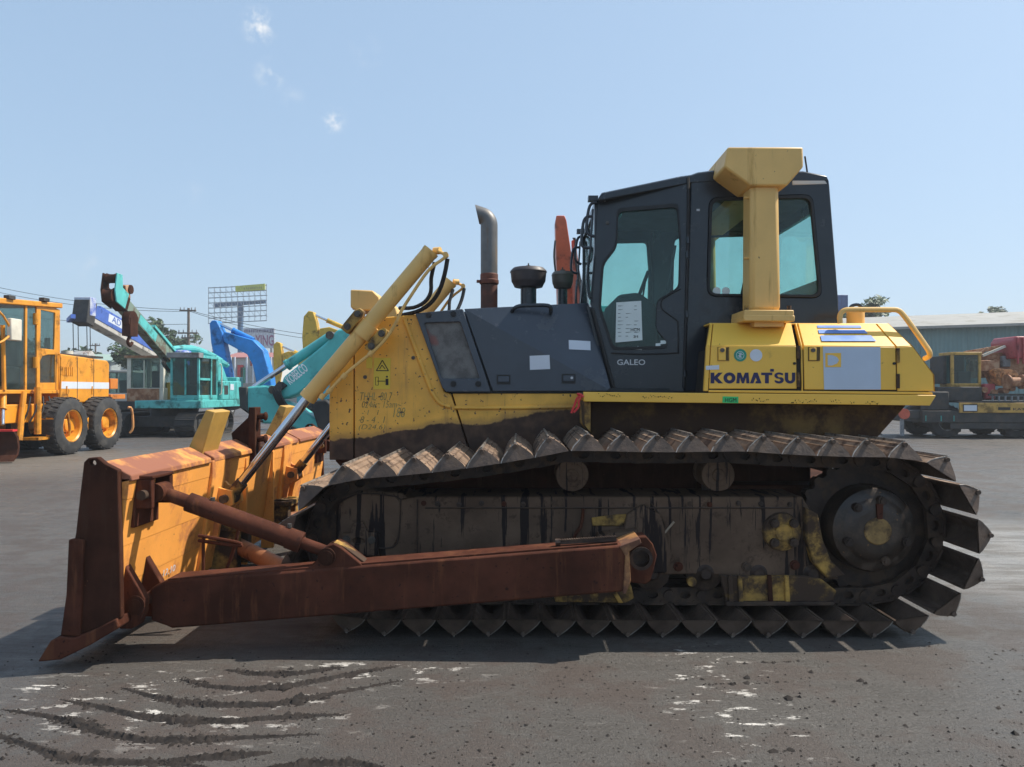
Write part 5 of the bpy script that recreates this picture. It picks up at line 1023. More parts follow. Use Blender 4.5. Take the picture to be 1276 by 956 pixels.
B().bar(pb + up * .22 - d * .35, pb + up * .52 - d * .12, .22, .22, d).done('rope_anchor', RUSTB, h_, bev=.02); B().cyl(pb + up * .5 - d * .3 + Vector((-.14, 0, 0)), pb + up * .5 - d * .3 + Vector((.14, 0, 0)), .13, n=14).done('sheave', RUSTD, h_)
B().bar(pa.lerp(pb, .72) + Vector((.143, 0, 0)), pa.lerp(pb, .42) + Vector((.143, 0, 0)), .008, .28, up).done('paint_patch', TEAL, t)
hk = WX(162, 408, -11.0); B().cyl(hk + Vector((-.1, 0, .2)), hk + Vector((.1, 0, .2)), .26, n=18).box(hk.x - .12, hk.x + .12, hk.y - .2, hk.y + .2, hk.z - .25, hk.z + .25).tube([hk + Vector((0, 0, -.25)), hk + Vector((0, -.12, -.4)), hk + Vector((0, 0, -.52)), hk + Vector((0, .12, -.42))], .045, 8).done('hook_block', RUSTD, t)
b = B()
for dx in (-.07, .07): B().cyl(hk + Vector((dx, 0, .3)), pb + d * .34 + Vector((dx, 0, -.1)), .012, n=5).done('hook_rope', DKF, t)
b = B()
for i, (yy, zz) in enumerate(((18.2, 2.72), (18.7, 2.62), (19.2, 2.5))): b.tube([(-11.4, yy, zz), (-10.7, yy + .3, zz + .03), (-10.1, yy + .5, zz - .2)], .09, 8)
b.tube([(-11.3, 17.9, 2.75), (-10.9, 18.7, 2.85), (-10.5, 19.6, 2.6), (-10.3, 20.2, 2.3)], .08, 8); b.done('winch_housing', TEAL, t)
B().box(-11.1, -10.7, 17.8, 18.3, 2.55, 2.72).done('tarp_bundle', mat('tarp_blue', (.16, .20, .52), .6, var=.2, dirt=(.6, .6, .62), damt=.4, ds=6), t, bev=.06)
for y9 in (18.6, 19.2, 19.8): B().box(-9.85, -9.843, y9, y9 + .02, 1.15, 1.72).done('panel_seam', DKF, t)
B().box(-9.848, -9.84, 18.8, 19.1, 1.3, 1.6).done('louvre_panel', DKF, t); B().box(-9.848, -9.84, 19.3, 19.6, 1.45, 1.65).done('pale_decal', WHITE, t)
B().tube([(-9.9, 18.52, 1.3), (-9.84, 18.54, 1.4), (-9.84, 18.54, 2.2), (-9.9, 18.52, 2.3)], .018, 6).done('grab_rail', CREAM, t)
for k9 in range(3): B().tube([(-11.0, 17.3 + k9 * .12, 2.0), (-11.15, 17.2 + k9 * .1, 2.3), (-11.2, 17.6 + k9 * .2, 2.6)], .025, 6).done('hydraulic_hose', RUB, t)
# ---- cream-cab machine behind the grader
m_ = thing('old_crane', 'old crawler machine with cream cab and yellow engine box behind the grader', 'crane', (-13.4, 18.6, 0))
Xm = -12.55
crawler(m_, (-12.9, 21.6, 0), 3.2, .55, .72, (0, -1, 0)); crawler(m_, (-14.6, 21.6, 0), 3.2, .55, .72, (0, -1, 0))
B().box(-14.8, -12.6, 20.2, 23.4, .75, 1.05).done('deck', DKF, m_); p0, p1 = WY(137, 441, 20.4), WY(195, 512, 20.4)
cc = cab_box(m_, -13.9, -12.6, 20.3, 21.8, 1.05, 2.62, CREAM, sill=.30, post=.14)
B().box(-13.9 + .02, -12.75, 20.27, 20.3, 1.05, 1.5).done('rusty_apron', RUSTB, cc); B().box(-13.3, -13.27, 20.28, 20.32, 1.5, 2.5).done('window_bar', CREAM, cc)
B().box(-13.95, -12.65, 20.2, 21.9, 2.58, 2.66).done('roof_sheet', RUSTB, cc)
B().box(-12.68, -11.9, 20.6, 22.6, 1.05, 1.72).done('engine_box', paint('ochre', (.48, .29, .05)), m_, bev=.02)
# ---- truck crane with the blue and white boom
c_ = thing('truck_crane', 'truck crane with blue and white telescopic boom lying low behind grader', 'crane', (-17.6, 31, 0))
Xb = -17.4; pa, pb = WX(232, 462, Xb), WX(108, 392, Xb); d = (pb - pa).normalized(); up = d.cross(Vector((1, 0, 0))).normalized(); up = up if up.z > 0 else -up
bo = B().bar(pa - d * 1, pb, .55, .62, up).done('boom', CRWH, c_, bev=.03); B().bar(pa + up * .14 - d, pb + up * .14, .59, .52, up).done('boom_upper', CRBL, bo, bev=.02); B().bar(pa + up * .50 - d, pb - d * .6 + up * .46, .34, .22, up).done('jib', CRBL, bo, bev=.02)
p = pa.lerp(pb, .82); B().bar(p + up * .24 - d * .5 , p + up * .22 + d * .6, .60, .34, up).done('white_badge', WHITE, bo)
text_on('AD', lambda u, v, tt: p + d * (-u) + up * v + Vector((.305 + tt, 0, 0)), -.35, .35, .12, .38, CRBL, bo, off=.01)
B().bar(pb - d * .1, pb + d * .45, .62, .95, up).done('boom_head', DKF, c_, bev=.02); B().bar(pb + d * .1 - up * .1, pb + d * .25 + up * .62, .66, .4, d).done('striped_cover', mat('striped_cover', (.55, .58, .66), .4, var=.1, dirt=(.08, .14, .48), damt=.55, ds=2.5), c_, bev=.02)
for k_ in (0, 1): q_ = pb + d * .25 + up * (.35 - .45 * k_); B().cyl(q_ - Vector((.28, 0, 0)), q_ + Vector((.28, 0, 0)), .2, n=18).done('sheave', DKF, c_)
q0 = pb + d * .3 - up * .3; b = B().bar(q0 + Vector((-.5, 0, -.05)), q0 + Vector((.1, -.7, .05)), .16, .16); b.done('jib_stub', CRBL, c_)
hb = WX(95, 446, Xb); hb = Vector((hb.x, pb.y - .2, hb.z)); B().cyl(hb - Vector((.3, 0, 0)), hb + Vector((.3, 0, 0)), .3, n=20).done('hook_block', mat('hook_white', (.55, .53, .5), .5, dirt=(.15, .08, .05), damt=.4), c_); B().tube([hb + Vector((0, 0, -.3)), hb + Vector((0, .2, -.5)), hb + Vector((0, 0, -.68)), hb + Vector((0, -.15, -.55))], .05, 8).done('hook', DKF, c_)
b = B()
for dx in (-.4, -.2, .15, .28): B().cyl(hb + Vector((dx, 0, .2)), Vector((hb.x + dx, pb.y - .25, pb.z - .3)), .016, n=5).done('hook_rope', DKF, c_)
B().box(-18.8, -16.4, 28, 38, .75, 1.25).done('carrier', CRWH, c_, bev=.03); B().box(-18.4, -16.6, 33.5, 37, 1.25, 2.6).done('slewing_body', CRBL, c_, bev=.05); cab_box(c_, -17.4, -16.4, 31.8, 33.3, 1.3, 2.7, CRBL); cab_box(c_, -18.8, -17.4, 27.0, 28.6, .8, 2.3, CRWH, name='road_cab')
for yy in (28.7, 30.2, 35, 36.3):
    for xx, ax in ((-16.55, (1, 0, 0)), (-18.65, (-1, 0, 0))): wheel(c_, (xx, yy, .52), .52, .36, ax, GREYP, tread=24)

# ---- excavators: loops are traced on an upright plane, every boom has its real width
def limb(parent, name, pts, Y, wd, m, bev=.03): return B().prism(XZ(pts, Y), Y - wd / 2, Y + wd / 2).done(name, m, parent, bev)
def exc_body(parent, x, y, m, rot=0, L=3.6, cabm=None):
    """slewing body, cab and tracks of an excavator whose boom points towards -X"""
    crawler(parent, (x, y - 1.1, 0), L, .55, .85, (1, 0, 0)); crawler(parent, (x, y + 1.1, 0), L, .55, .85, (1, 0, 0))
    B().box(x - 1, x + 1, y - 1, y + 1, .4, .8).cyl((x, y, .75), (x, y, 1.0), .7, n=24).done('undercarriage', DKF, parent)
    B().box(x - 1.2, x + 1.7, y - 1.25, y + 1.25, 1.0, 1.3).box(x + .1, x + 1.7, y - 1.25, y + 1.25, 1.3, 2.0).done('slewing_body', m, parent, bev=.04)
    B().cyl((x + 1.35, y, 1.05), (x + 1.35, y, 2.0), 1.28, n=28).done('counterweight', m, parent, bev=.04)
    cab_box(parent, x - 1.2, x + .3, y + .3, y + 1.25, 1.3, 2.7, cabm or m, sill=.25)
Yk = 5.4
k_ = thing('excavator', 'pale teal excavator with bent boom directly behind the bulldozer blade', 'excavator', (2.2, Yk, 0))
exc_body(k_, 2.3, Yk, TEAL2, L=3.4)
bm_ = limb(k_, 'boom', [(352, 492), (358, 470), (376, 456), (410, 428), (424, 412), (440, 409), (520, 405), (640, 470), (625, 500), (510, 432), (455, 430), (436, 440), (410, 466), (375, 492), (358, 498)], Yk, .38, TEAL2)
limb(k_, 'arm', [(303, 492), (313, 482), (338, 480), (346, 486), (352, 497), (378, 508), (430, 545), (424, 560), (396, 545), (362, 528), (330, 527), (316, 515)], Yk, .32, TEAL2)
limb(k_, 'arm_crank', [(302, 482), (314, 482), (314, 512), (334, 524), (331, 527), (304, 508)], Yk, .36, mat('dirty_grease', (.05, .055, .05), .6))
ram(k_, qs(414, 418, Yk), qs(316, 483, Yk), .075, TEAL2, .58, 'arm_ram')
text_px('KOBELCO', (364, 462, 384, 476), Yk - .19, WHITE, k_, shear=.1) if False else None
f0, f1 = qs(363, 477, Yk - .192), qs(379, 464, Yk - .192); dv = (f1 - f0).normalized(); uv = Vector((-dv.z, 0, dv.x))
text_on('KOBELCO', lambda u, v, tt: f0 + dv * u + uv * v + Vector((0, -tt - .002, 0)), -.03, (f1 - f0).length * 1.3, -.02, .12, mat('boom_lettering', (.85, .88, .88), .4), k_, off=.02)
b = B()
for i in range(5): b.tube([qs(349 + i * 2, 476 + i, Yk - .2), qs(341 + i * 2, 487, Yk - .26), qs(346 + i * 2, 501, Yk - .26), qs(355 + i * 2.4, 512, Yk - .2)], .022, 6)
b.done('hose_bundle', RUB, k_)
limb(k_, 'bucket', [(396, 500), (416, 497), (440, 520), (440, 560), (412, 552)], Yk, .9, DKF)
for q_ in ((345, 486), (356, 481), (415, 419)): p = qs(*q_, Yk); B().cyl(p - Vector((0, .21, 0)), p + Vector((0, .21, 0)), .06, n=16).done('pivot_pin', STEEL, k_)
Yl = 21.0
l_ = thing('excavator', 'bright blue excavator with raised boom and black bucket tucked under it', 'excavator', (-6.4, Yl, 0))
exc_body(l_, -6.6, Yl + .2, paint('excavator_teal_blue', (.06, .42, .50)))
limb(l_, 'boom', [(281, 419), (283, 414), (318, 424), (331, 437), (340, 470), (343, 500), (326, 495), (318, 455), (311, 442), (283, 427)], Yl, .55, BLUE)
limb(l_, 'arm', [(264, 404), (267, 400), (273, 400), (280, 415), (281, 425), (287, 455), (291, 478), (282, 482), (274, 465), (266, 428)], Yl, .45, BLUE)
ram(l_, qs(316, 424, Yl), qs(274, 404, Yl), .10, BLUE, .62, 'arm_ram'); ram(l_, qs(326, 492, Yl), qs(322, 440, Yl), .09, BLUE, .6, 'boom_ram')
limb(l_, 'bucket_link', [(281, 468), (289, 464), (291, 480), (286, 484)], Yl, .3, BLUE)
bk = limb(l_, 'bucket', [(276, 484), (292, 477), (298, 484), (300, 500), (296, 508), (284, 512), (277, 506)], Yl, 1.2, DKF)
for i in range(5): limb(l_, 'bucket_tooth', [(279, 508), (283, 511), (281, 516), (279, 516)], Yl - .5 + i * .25, .08, DKF, .005)
for nm, col_, lab, pts_, arm_, Yy, bx in (
    ('excavator', EXY, 'yellow excavator with upright arm rising behind the teal boom', [(400, 410), (412, 408), (440, 418), (470, 450), (480, 490), (465, 490), (452, 460), (434, 430), (398, 420)], [(380, 395), (386, 388), (392, 389), (396, 402), (399, 420), (392, 470), (386, 490), (381, 470), (378, 420)], 27., 490),
    ('excavator', EXY, 'smaller yellow excavator with rounded arm end beside the blue boom', [(353, 441), (361, 438), (378, 441), (405, 462), (412, 492), (400, 492), (392, 470), (372, 452), (354, 450)], [(342, 430), (346, 426), (351, 428), (353, 442), (352, 455), (348, 480), (344, 480), (342, 455)], 36., 420)):
    e = thing(nm, lab, 'excavator', (WY(bx, 490, Yy).x, Yy, 0)); x_ = WY(bx, 490, Yy).x; exc_body(e, x_, Yy, col_)
    limb(e, 'boom', pts_, Yy, .5, col_); limb(e, 'arm', arm_, Yy, .42, col_); a0 = arm_[2]; ram(e, qs(a0[0] + 38, a0[1] + 20, Yy), qs(a0[0] + 1, a0[1] + 4, Yy), .10, col_, .6, 'arm_ram')
# orange-red boom seen end-on over the bonnet
o_ = thing('excavator', 'orange red excavator boom standing up behind the bonnet', 'excavator', (1.6, 15, 0))
Yo = 12.2; xo = WY(700, 300, Yo).x
crawler(o_, (xo + .2, 15.2, 0), 3.6, .55, .85, (0, -1, 0)) ; crawler(o_, (xo + 2.2, 15.2, 0), 3.6, .55, .85, (0, -1, 0))
B().box(xo + .1, xo + 2.4, 14.0, 17.6, 1.0, 1.9).done('slewing_body', EXO, o_, bev=.05)
tp = [qs(701, 268, Yo), qs(702, 330, Yo + .3), qs(709, 400, Yo + 1.2)]
b = B(); rings = []
for p, w_, dy in ((qs(698.5, 268.5, Yo), .20, .22), (qs(699, 275, Yo), .27, .5), (qs(702, 310, Yo + .3), .36, .62), (qs(705, 345, Yo + .6), .44, .66), (qs(708, 378, Yo + 1.0), .52, .70), (qs(711, 420, Yo + 1.6), .56, .8)): rings.append([p + Vector((-w_ / 2, 0, 0)), p + Vector((w_ / 2, 0, 0)), p + Vector((w_ / 2, dy, 0)), p + Vector((-w_ / 2, dy, 0))])
b.loft(rings).done('boom', EXO, o_, bev=.02)
B().loft([[qs(a, c, Yo + .5 + k) for a, c in q_] for k, q_ in ((0, ((712, 300), (717, 298), (728, 380), (714, 400))), (.3, ((712, 300), (717, 298), (728, 380), (714, 400))))]).done('arm', paint('arm_red', (.46, .085, .04)), o_, bev=.02)
b = B().tube([qs(714, 298, Yo + .4), qs(717, 300, Yo + .4), qs(718, 330, Yo + .4), qs(726, 378, Yo + .5)], .03, 6).tube([qs(692, 300, Yo - .02), qs(690.5, 320, Yo - .04), qs(693, 345, Yo + .2)], .025, 6).tube([qs(720, 330, Yo + .3), qs(729, 380, Yo + .4)], .02, 6); b.done('boom_hoses', RUB, o_)
cab_box(o_, xo + 1.2, xo + 2.3, 14.0, 15.5, 1.9, 2.55, EXO)

# ---- yellow truck crane on the right
Yt = 16.6
r_ = thing('truck_crane', 'yellow truck crane with dark chassis, outriggers out and rusty maroon boom', 'crane', (15, Yt + 1.2, 0))
def TX(px, dy=0): return WY(px, 500, Yt + dy).x
def TZ(py): return WY(1200, py, Yt).z
B().box(TX(1150), TX(1480), Yt + .02, Yt + 2.4, TZ(527), TZ(512)).box(TX(1185), TX(1480), Yt + .05, Yt + 2.3, TZ(535), TZ(527)).done('chassis', DKF, r_, bev=.02)
fb = B().box(TX(1195), TX(1480), Yt - .03, Yt + .02, TZ(514.5), TZ(502)).done('front_panel', KATO, r_, bev=.012)
B().box(TX(1200), TX(1216), Yt - .05, Yt - .03, TZ(512), TZ(505)).done('headlamp', WHITE, fb); B().box(TX(1199), TX(1217), Yt - .042, Yt - .03, TZ(513), TZ(504)).done('headlamp_rim', RUB, fb); B().box(TX(1243), TX(1258), Yt - .04, Yt - .03, TZ(511), TZ(507.5)).done('grille_slot', RUB, fb)
text_px('KATO', (1262.5, 508.5, 1284, 511.5), Yt - .031, BLKL, fb, off=.01)
B().box(TX(1195), TX(1480), Yt + .0, Yt + 2.3, TZ(502), TZ(500)).done('deck', DKF, r_)
for a, c in ((1112, 530), (1125, 544)):
    yj = Yt + (1.9 if a == 1112 else .15); x = TX(a + 14) if a == 1112 else TX(a)
    B().box(x, TX(1200), yj, yj + .28, TZ(522), TZ(512)).done('outrigger_beam', DKF, r_, bev=.01)
    j = B().cyl((x + .12, yj + .14, .06), (x + .12, yj + .14, TZ(511)), .06, n=12).done('outrigger_jack', GREYP, r_); B().cyl((x + .12, yj + .14, 0), (x + .12, yj + .14, .07), .22, .14, n=18).done('jack_foot', DKF, j)
    B().cyl((x + .1, yj - .06, TZ(516)), (x + .1, yj + .0, TZ(516)), .16, n=16).done('marker_disc', mat('marker_orange', (.55, .10, .05), .5), j)
for x, yy in ((TX(1188), Yt + .45), (TX(1188), Yt + 2.0), (TX(1275), Yt + .45), (TX(1320), Yt + .45), (TX(1275), Yt + 2.0)): wheel(r_, (x, yy, .50), .50, .34, (0, -1, 0) if yy < Yt + 1 else (0, 1, 0), GREYP, tread=24)
for px in (1153, 1172, 1188): B().box(TX(px), TX(px + 1.2), Yt - .005, Yt + .0, TZ(525), TZ(518)).done('reflector', mat('teal_mark', (.05, .32, .28), .5), r_)
kc = cab_box(r_, TX(1186, .5), TX(1223, .5), Yt + .5, Yt + 1.15, WY(1200, 483, Yt + .5).z, WY(1200, 440, Yt + .5).z, KATO, sill=.12, post=.08); B().box(TX(1186, .5) - .12, TX(1186, .5) - .03, Yt + .7, Yt + 1.5, TZ(478), TZ(442)).done('cab_side_box', DKF, kc, bev=.02)
B().box(TX(1175), TX(1232), Yt + .3, Yt + 2.2, TZ(500), TZ(482)).done('slew_base', DKF, r_, bev=.03)
B().box(TX(1158), TX(1172), Yt + .6, Yt + 1.4, TZ(505), TZ(462)).box(TX(1160), TX(1188), Yt + .2, Yt + .6, TZ(512), TZ(488)).done('engine_parts', DKF, r_, bev=.04)
B().bar((TX(1216, 1.3), Yt + 1.3, TZ(455)), (TX(1440, 1.3), Yt + 1.1, TZ(434)), .7, .75).done('boom', RUSTB, r_, bev=.05)
B().bar((TX(1205, .9), Yt + 1.0, TZ(438)), (TX(1262, .9), Yt + .9, TZ(428)), .12, .12).done('boom_stay', RUSTB, r_); B().bar((TX(1232, .5), Yt + .8, TZ(442)), (TX(1258, .5), Yt + .7, TZ(430)), .10, .07).done('boom_stay', CREAM, r_)
for a9, c9, wd9 in ((1226, 449, .16), (1238, 446, .2), (1250, 442, .24)): B().box(TX(a9, .8), TX(a9, .8) + wd9, Yt + .8, Yt + 1.0, TZ(c9 + 14), TZ(c9)).done('boom_bracket', RUSTB if a9 != 1250 else GREYP, r_, bev=.02)
bh = B().prism(XZ([(1262, 425), (1266, 419), (1300, 419), (1300, 447), (1264, 447)], Yt + .4), Yt + .4, Yt + 1.5).done('boom_head', MAR, r_, bev=.04)
for a9 in (1267, 1274, 1281): B().box(TX(a9, .4), TX(a9 + 2, .4), Yt + .34, Yt + .4, TZ(453), TZ(420)).done('head_rib', MAR, bh, bev=.01)
B().box(TX(1238), TX(1252), Yt + .4, Yt + 1, TZ(498), TZ(478)).done('slew_motor', MAR, r_, bev=.05)
WNO = paint('winch_orange', (.66, .27, .09), damt=.55, ds=5); wq = B().prism(XZ([(1238, 462), (1244, 459), (1266, 461), (1272, 470), (1272, 481), (1246, 481)], Yt + .35), Yt + .35, Yt + .9).done('winch', WNO, r_, bev=.03)
B().lathe([(.05, -.26), (.22, -.25), (.22, -.21), (.14, -.20), (.14, .20), (.22, .21), (.22, .25), (.05, .26)], (TX(1262, .2), Yt + .12, TZ(476)), (1, .1, 0), 20).done('winch_drum', RUSTB, wq)
for k9, (a9, c9) in enumerate(((1243, 465), (1250, 464), (1257, 465), (1264, 467))): B().box(TX(a9, .3), TX(a9, .3) + .07, Yt + .28, Yt + .36, TZ(c9 + 10), TZ(c9)).done('winch_rib', WNO, wq, bev=.008)
for a9, c9 in ((1235, 486), (1248, 489), (1262, 487), (1270, 484)): B().cyl((TX(a9), Yt + .28, TZ(c9)), (TX(a9), Yt + .6, TZ(c9)), .09, n=12).done('hose_reel', RUSTB, r_)
b = B()
for i in range(9): B().cyl((TX(1240 + i * 8), Yt + .12, TZ(500)), (TX(1240 + i * 8), Yt + .12, TZ(492)), .03, n=6).done('rail_post', GREYP, r_)
b.bar((TX(1235), Yt + .12, TZ(492)), (TX(1330), Yt + .12, TZ(492)), .06, .06); b.box(TX(1236), TX(1330), Yt + .5, Yt + .8, TZ(499), TZ(494)); b.done('deck_rail', DKF, r_)
b = B().tube([(TX(1225), Yt + .9, TZ(445)), (TX(1240), Yt + .8, TZ(440)), (TX(1250), Yt + .7, TZ(432))], .05, 8).box(TX(1228), TX(1262), Yt + .6, Yt + .8, TZ(462), TZ(448)).box(TX(1226), TX(1240), Yt + .6, Yt + .8, TZ(500), TZ(482)); b.done('luffing_gear', RUSTB, r_, bev=.02)

# ---- warehouse on the right
WALL = N('ribbed_wall'); v = WALL.coord(rnd=False); wv = WALL.n('ShaderNodeTexWave'); wv.inputs['Scale'].default_value = 1.6; WALL.l(v, wv.inputs['Vector'])
c = WALL.mix(WALL.rng(WALL.noise(v, .6), .3, .7), (.13, .235, .235), (.17, .285, .28)); c = WALL.mix(WALL.math('MULTIPLY', wv.outputs['Fac'], .22), c, (.085, .15, .15)); WALL.l(c, WALL.b.inputs['Base Color']); WALL.b.inputs['Roughness'].default_value = .6; WALL.bump(wv.outputs['Fac'], .5, .05)
wh = thing('warehouse', 'long warehouse with blue green metal wall and pale low roof', 'warehouse', (40, 44, 0))
A_, Bw = Vector((WY(1095, 480, 39).x, 39, 0)), Vector((42, 30, 0)); u = (Bw - A_).normalized(); nrm = Vector((-u.y, u.x, 0)); A_ = A_ - u * 5; ez = WY(1120, 408, 39).z
def WH(a, b_, z): p = A_ + u * a + nrm * b_; return (p.x, p.y, z)
Lw = (Bw - A_).length + 6
nb = 14
for i in range(nb):
    a0, a1 = Lw * i / nb + .01, Lw * (i + 1) / nb - .01; B().loft([[WH(a0, 0, 0), WH(a1, 0, 0), WH(a1, .12, 0), WH(a0, .12, 0)], [WH(a0, 0, ez), WH(a1, 0, ez), WH(a1, .12, ez), WH(a0, .12, ez)]]).done('wall_panel', WALL.m, wh)
B().loft([[WH(0, .2, 0), WH(Lw, .2, 0), WH(Lw, 14, 0), WH(0, 14, 0)], [WH(0, .2, ez), WH(Lw, .2, ez), WH(Lw, 14, ez), WH(0, 14, ez)]]).done('walls', WALL.m, wh)
ROOF = mat('roof_sheet', (.33, .315, .28), .6, var=.08, vs=1, dirt=(.26, .245, .21), damt=.3, ds=.8)
B().add([WH(-.4, -.6, ez - .05), WH(Lw + .4, -.6, ez - .05), WH(Lw + .4, 7, ez + 1.25), WH(-.4, 7, ez + 1.25), WH(-.4, 14.6, ez - .05), WH(Lw + .4, 14.6, ez - .05)] + [WH(-.4, -.6, ez - .2), WH(Lw + .4, -.6, ez - .2), WH(Lw + .4, 7, ez + 1.1), WH(-.4, 7, ez + 1.1), WH(-.4, 14.6, ez - .2), WH(Lw + .4, 14.6, ez - .2)],
        [(0, 1, 2, 3), (3, 2, 5, 4), (6, 9, 8, 7), (9, 10, 11, 8), (0, 6, 7, 1), (4, 5, 11, 10), (0, 3, 9, 6), (3, 4, 10, 9), (1, 7, 8, 2), (2, 8, 11, 5)]).done('roof', ROOF, wh)
CONT = mat('container_blue', (.06, .11, .26), .5, var=.15); Yc_ = 52.
p0, p1 = WY(1040, 367, Yc_), WY(1057, 480, Yc_)
sc_ = thing('water_tower', 'narrow dark blue panel tower behind the cab', 'tower', (p0.x, Yc_, 0))
for i in range(4): z0 = p0.z * i / 4; B().box(p0.x - 1, p1.x, Yc_, Yc_ + 2, z0 + .03, p0.z * (i + 1) / 4 - .03).done('tower_panel', CONT, sc_, bev=.03)
for i in range(6): B().box(p0.x - 1 + i * .38, p0.x - .9 + i * .38, Yc_ - .05, Yc_, .1, p0.z - .05).done('tower_rib', CONT, sc_)
# ---- sheds and shops at the back left
def shed(label, px0, px1, pytop, Y, dep, wall, roof, eave=.5):
    a, b_ = WY(px0, pytop, Y), WY(px1, pytop, Y); s_ = thing('shed', label, 'shed', ((a.x + b_.x) / 2, Y, 0)); z = a.z - eave
    n_ = max(2, int((b_.x - a.x) / 2.2))
    for i in range(n_): B().box(a.x + (b_.x - a.x) * i / n_ + .01, a.x + (b_.x - a.x) * (i + 1) / n_ - .01, Y, Y + .1, 0, z).done('wall_panel', wall, s_)
    B().box(a.x, b_.x, Y + .12, Y + dep, 0, z).done('walls', wall, s_)
    B().prism_x([(Y - .4, z - .1), (Y + dep / 2, a.z + .1), (Y + dep + .4, z - .1), (Y + dep + .4, z), (Y + dep / 2, a.z + .25), (Y - .4, z)], a.x - .3, b_.x + .3).done('roof', roof, s_); return s_
GRW = mat('shed_grey', (.33, .37, .36), .6, var=.1); GRR = mat('shed_green_roof', (.30, .40, .34), .6, var=.1)
shed('low shed with pale green roof far behind the grader', 60, 138, 442, 55., 9, GRW, GRR)
WHT = mat('shop_white', (.60, .60, .58), .6, var=.06)
shop = shed('white shop with red and green boards below the billboard', 282, 345, 440, 78., 8, WHT, mat('shop_roof', (.36, .14, .12), .6))
for i, (a, c, y0, y1, m) in enumerate(((296, 303, 455, 470, REDR), (300, 306, 458, 480, GREENS), (312, 322, 450, 456, MAR), (326, 334, 440, 470, LBLY), (284, 288, 444, 482, EXY), (320, 326, 459, 480, MAR))): B().prism(XZ([(a, y0), (c, y0), (c, y1), (a, y1)], 77.7), 77.6, 77.9).done('shop_board', m, shop)
for px in (288, 293, 308, 316, 338): p = WY(px, 445, 77.5); B().cyl((p.x, 77.4, 0), (p.x, 77.4, p.z), .12, n=8).done('shop_post', WHITE, shop)
# ---- billboards and poles
Yb_ = 112.; bb_ = thing('billboard', 'bare lattice billboard on a blue pole with a yellow top strip', 'billboard', (WY(297, 480, Yb_).x, Yb_, 0))
def BP(px, py, dy=0): p = WY(px, py, Yb_); return Vector((p.x, Yb_ + dy, p.z))
STL = mat('lattice_grey', (.30, .33, .36), .6); PBL = mat('pole_blue', (.045, .12, .24), .55)
q_ = BP(297, 376); B().cyl((q_.x, Yb_ + .9, 0), (q_.x, Yb_ + .9, q_.z), .42, n=20).done('pole', PBL, bb_); B().bar(BP(264, 380, .9), BP(329, 375, .9), .5, .55).done('beam', PBL, bb_)
for i in range(8):
    y = 357.5 + i * 6.3; B().bar(BP(259.5, y + 1.5), BP(332.5, y - 2), .07, .14).done('rail', STL, bb_)
for i in range(11):
    x = 260 + i * 7.2; B().bar(BP(x, 358 - i * .4), BP(x, 404 - i * .4), .07, .09, (0, 1, 0)).done('upright', STL, bb_)
    if i < 10:
        for j in range(3): B().bar(BP(x, 362 + j * 13 - i * .4), BP(x + 7.2, 372 + j * 13 - i * .4, .5), .05, .05).done('brace', STL, bb_)
ys_ = B().prism(XZ([(294.5, 357), (331, 354), (331, 361.5), (294.5, 364)], Yb_), Yb_ - .4, Yb_ - .15).done('yellow_strip', mat('sign_yellow', (.55, .55, .07), .5), bb_)
text_px('SOLD BOARDS', (306, 356.8, 328, 360.5), Yb_ - .4, mat('sign_olive', (.25, .24, .05), .6), bb_) if False else None
b = B(); r5 = random.Random(2)
for i in range(9): x = 304 + i * 2.6; b.prism(XZ([(x, 358.4 - i * .15), (x + 1.7, 358.3 - i * .15), (x + 1.5, 361 - i * .15), (x + .2, 361.1 - i * .15)], Yb_ - .4), Yb_ - .44, Yb_ - .39)
b.done('faded_print', mat('sign_olive', (.34, .32, .06), .6), ys_)
Y2 = 95.; b2 = thing('sign_board', 'white hoarding with large purple lettering below the lattice billboard', 'sign', (WY(322, 480, Y2).x, Y2, 0))
B().prism(XZ([(303, 409), (342, 409), (342, 434), (303, 434)], Y2), Y2, Y2 + .2).done('board', mat('hoarding', (.55, .56, .60), .5), b2); text_px('YING', (318, 417.5, 341, 431), Y2 - .01, mat('purple_lettering', (.32, .10, .20), .5), b2, off=.02);
b = B(); r5 = random.Random(9); x = 304.5
while x < 340: q5 = r5.uniform(1.2, 2.4); b.prism(XZ([(x, 410.6 + r5.random()), (x + q5, 410.6), (x + q5, 414.3), (x, 414.3)], Y2), Y2 - .03, Y2 - .005); x += q5 + r5.uniform(.3, 1.2)
b.done('faded_print', mat('grey_lettering', (.22, .21, .30), .5), b2)
for px in (308, 337): p = WY(px, 434, Y2); B().cyl((p.x, Y2 + .4, 0), (p.x, Y2 + .4, p.z + 2), .16, n=10).done('post', GREYP, b2)
WOOD = mat('pole_wood', (.15, .115, .09), .85, var=.25)
def pole(label, px, pytop, Y, arms):
    p = WY(px, pytop, Y); o = thing('utility_pole', label, 'utility pole', (p.x, Y, 0)); B().cyl((p.x, Y, 0), (p.x, Y, p.z), .16, .11, n=12).done('pole', WOOD, o)
    for dz, wd in arms:
        a = B().bar((p.x - wd, Y - .15, p.z - dz), (p.x + wd, Y - .15, p.z - dz), .12, .14).done('cross_arm', WOOD, o)
        for k in (-.9, -.45, .45, .9): B().cyl((p.x + wd * k, Y - .15, p.z - dz + .06), (p.x + wd * k, Y - .15, p.z - dz + .3), .06, .04, n=8).done('insulator', GREYP, a)
    return p
pp_ = pole('wooden utility pole with two cross arms left of the lattice billboard', 235, 384, 62., ((.25, .75), (2.3, .9), (2.75, .55)))
pole('thin utility pole far behind the orange grader', 119, 428, 95., ((.3, .7),))
WIRE = mat('wire_black', (.02, .02, .022), .7)
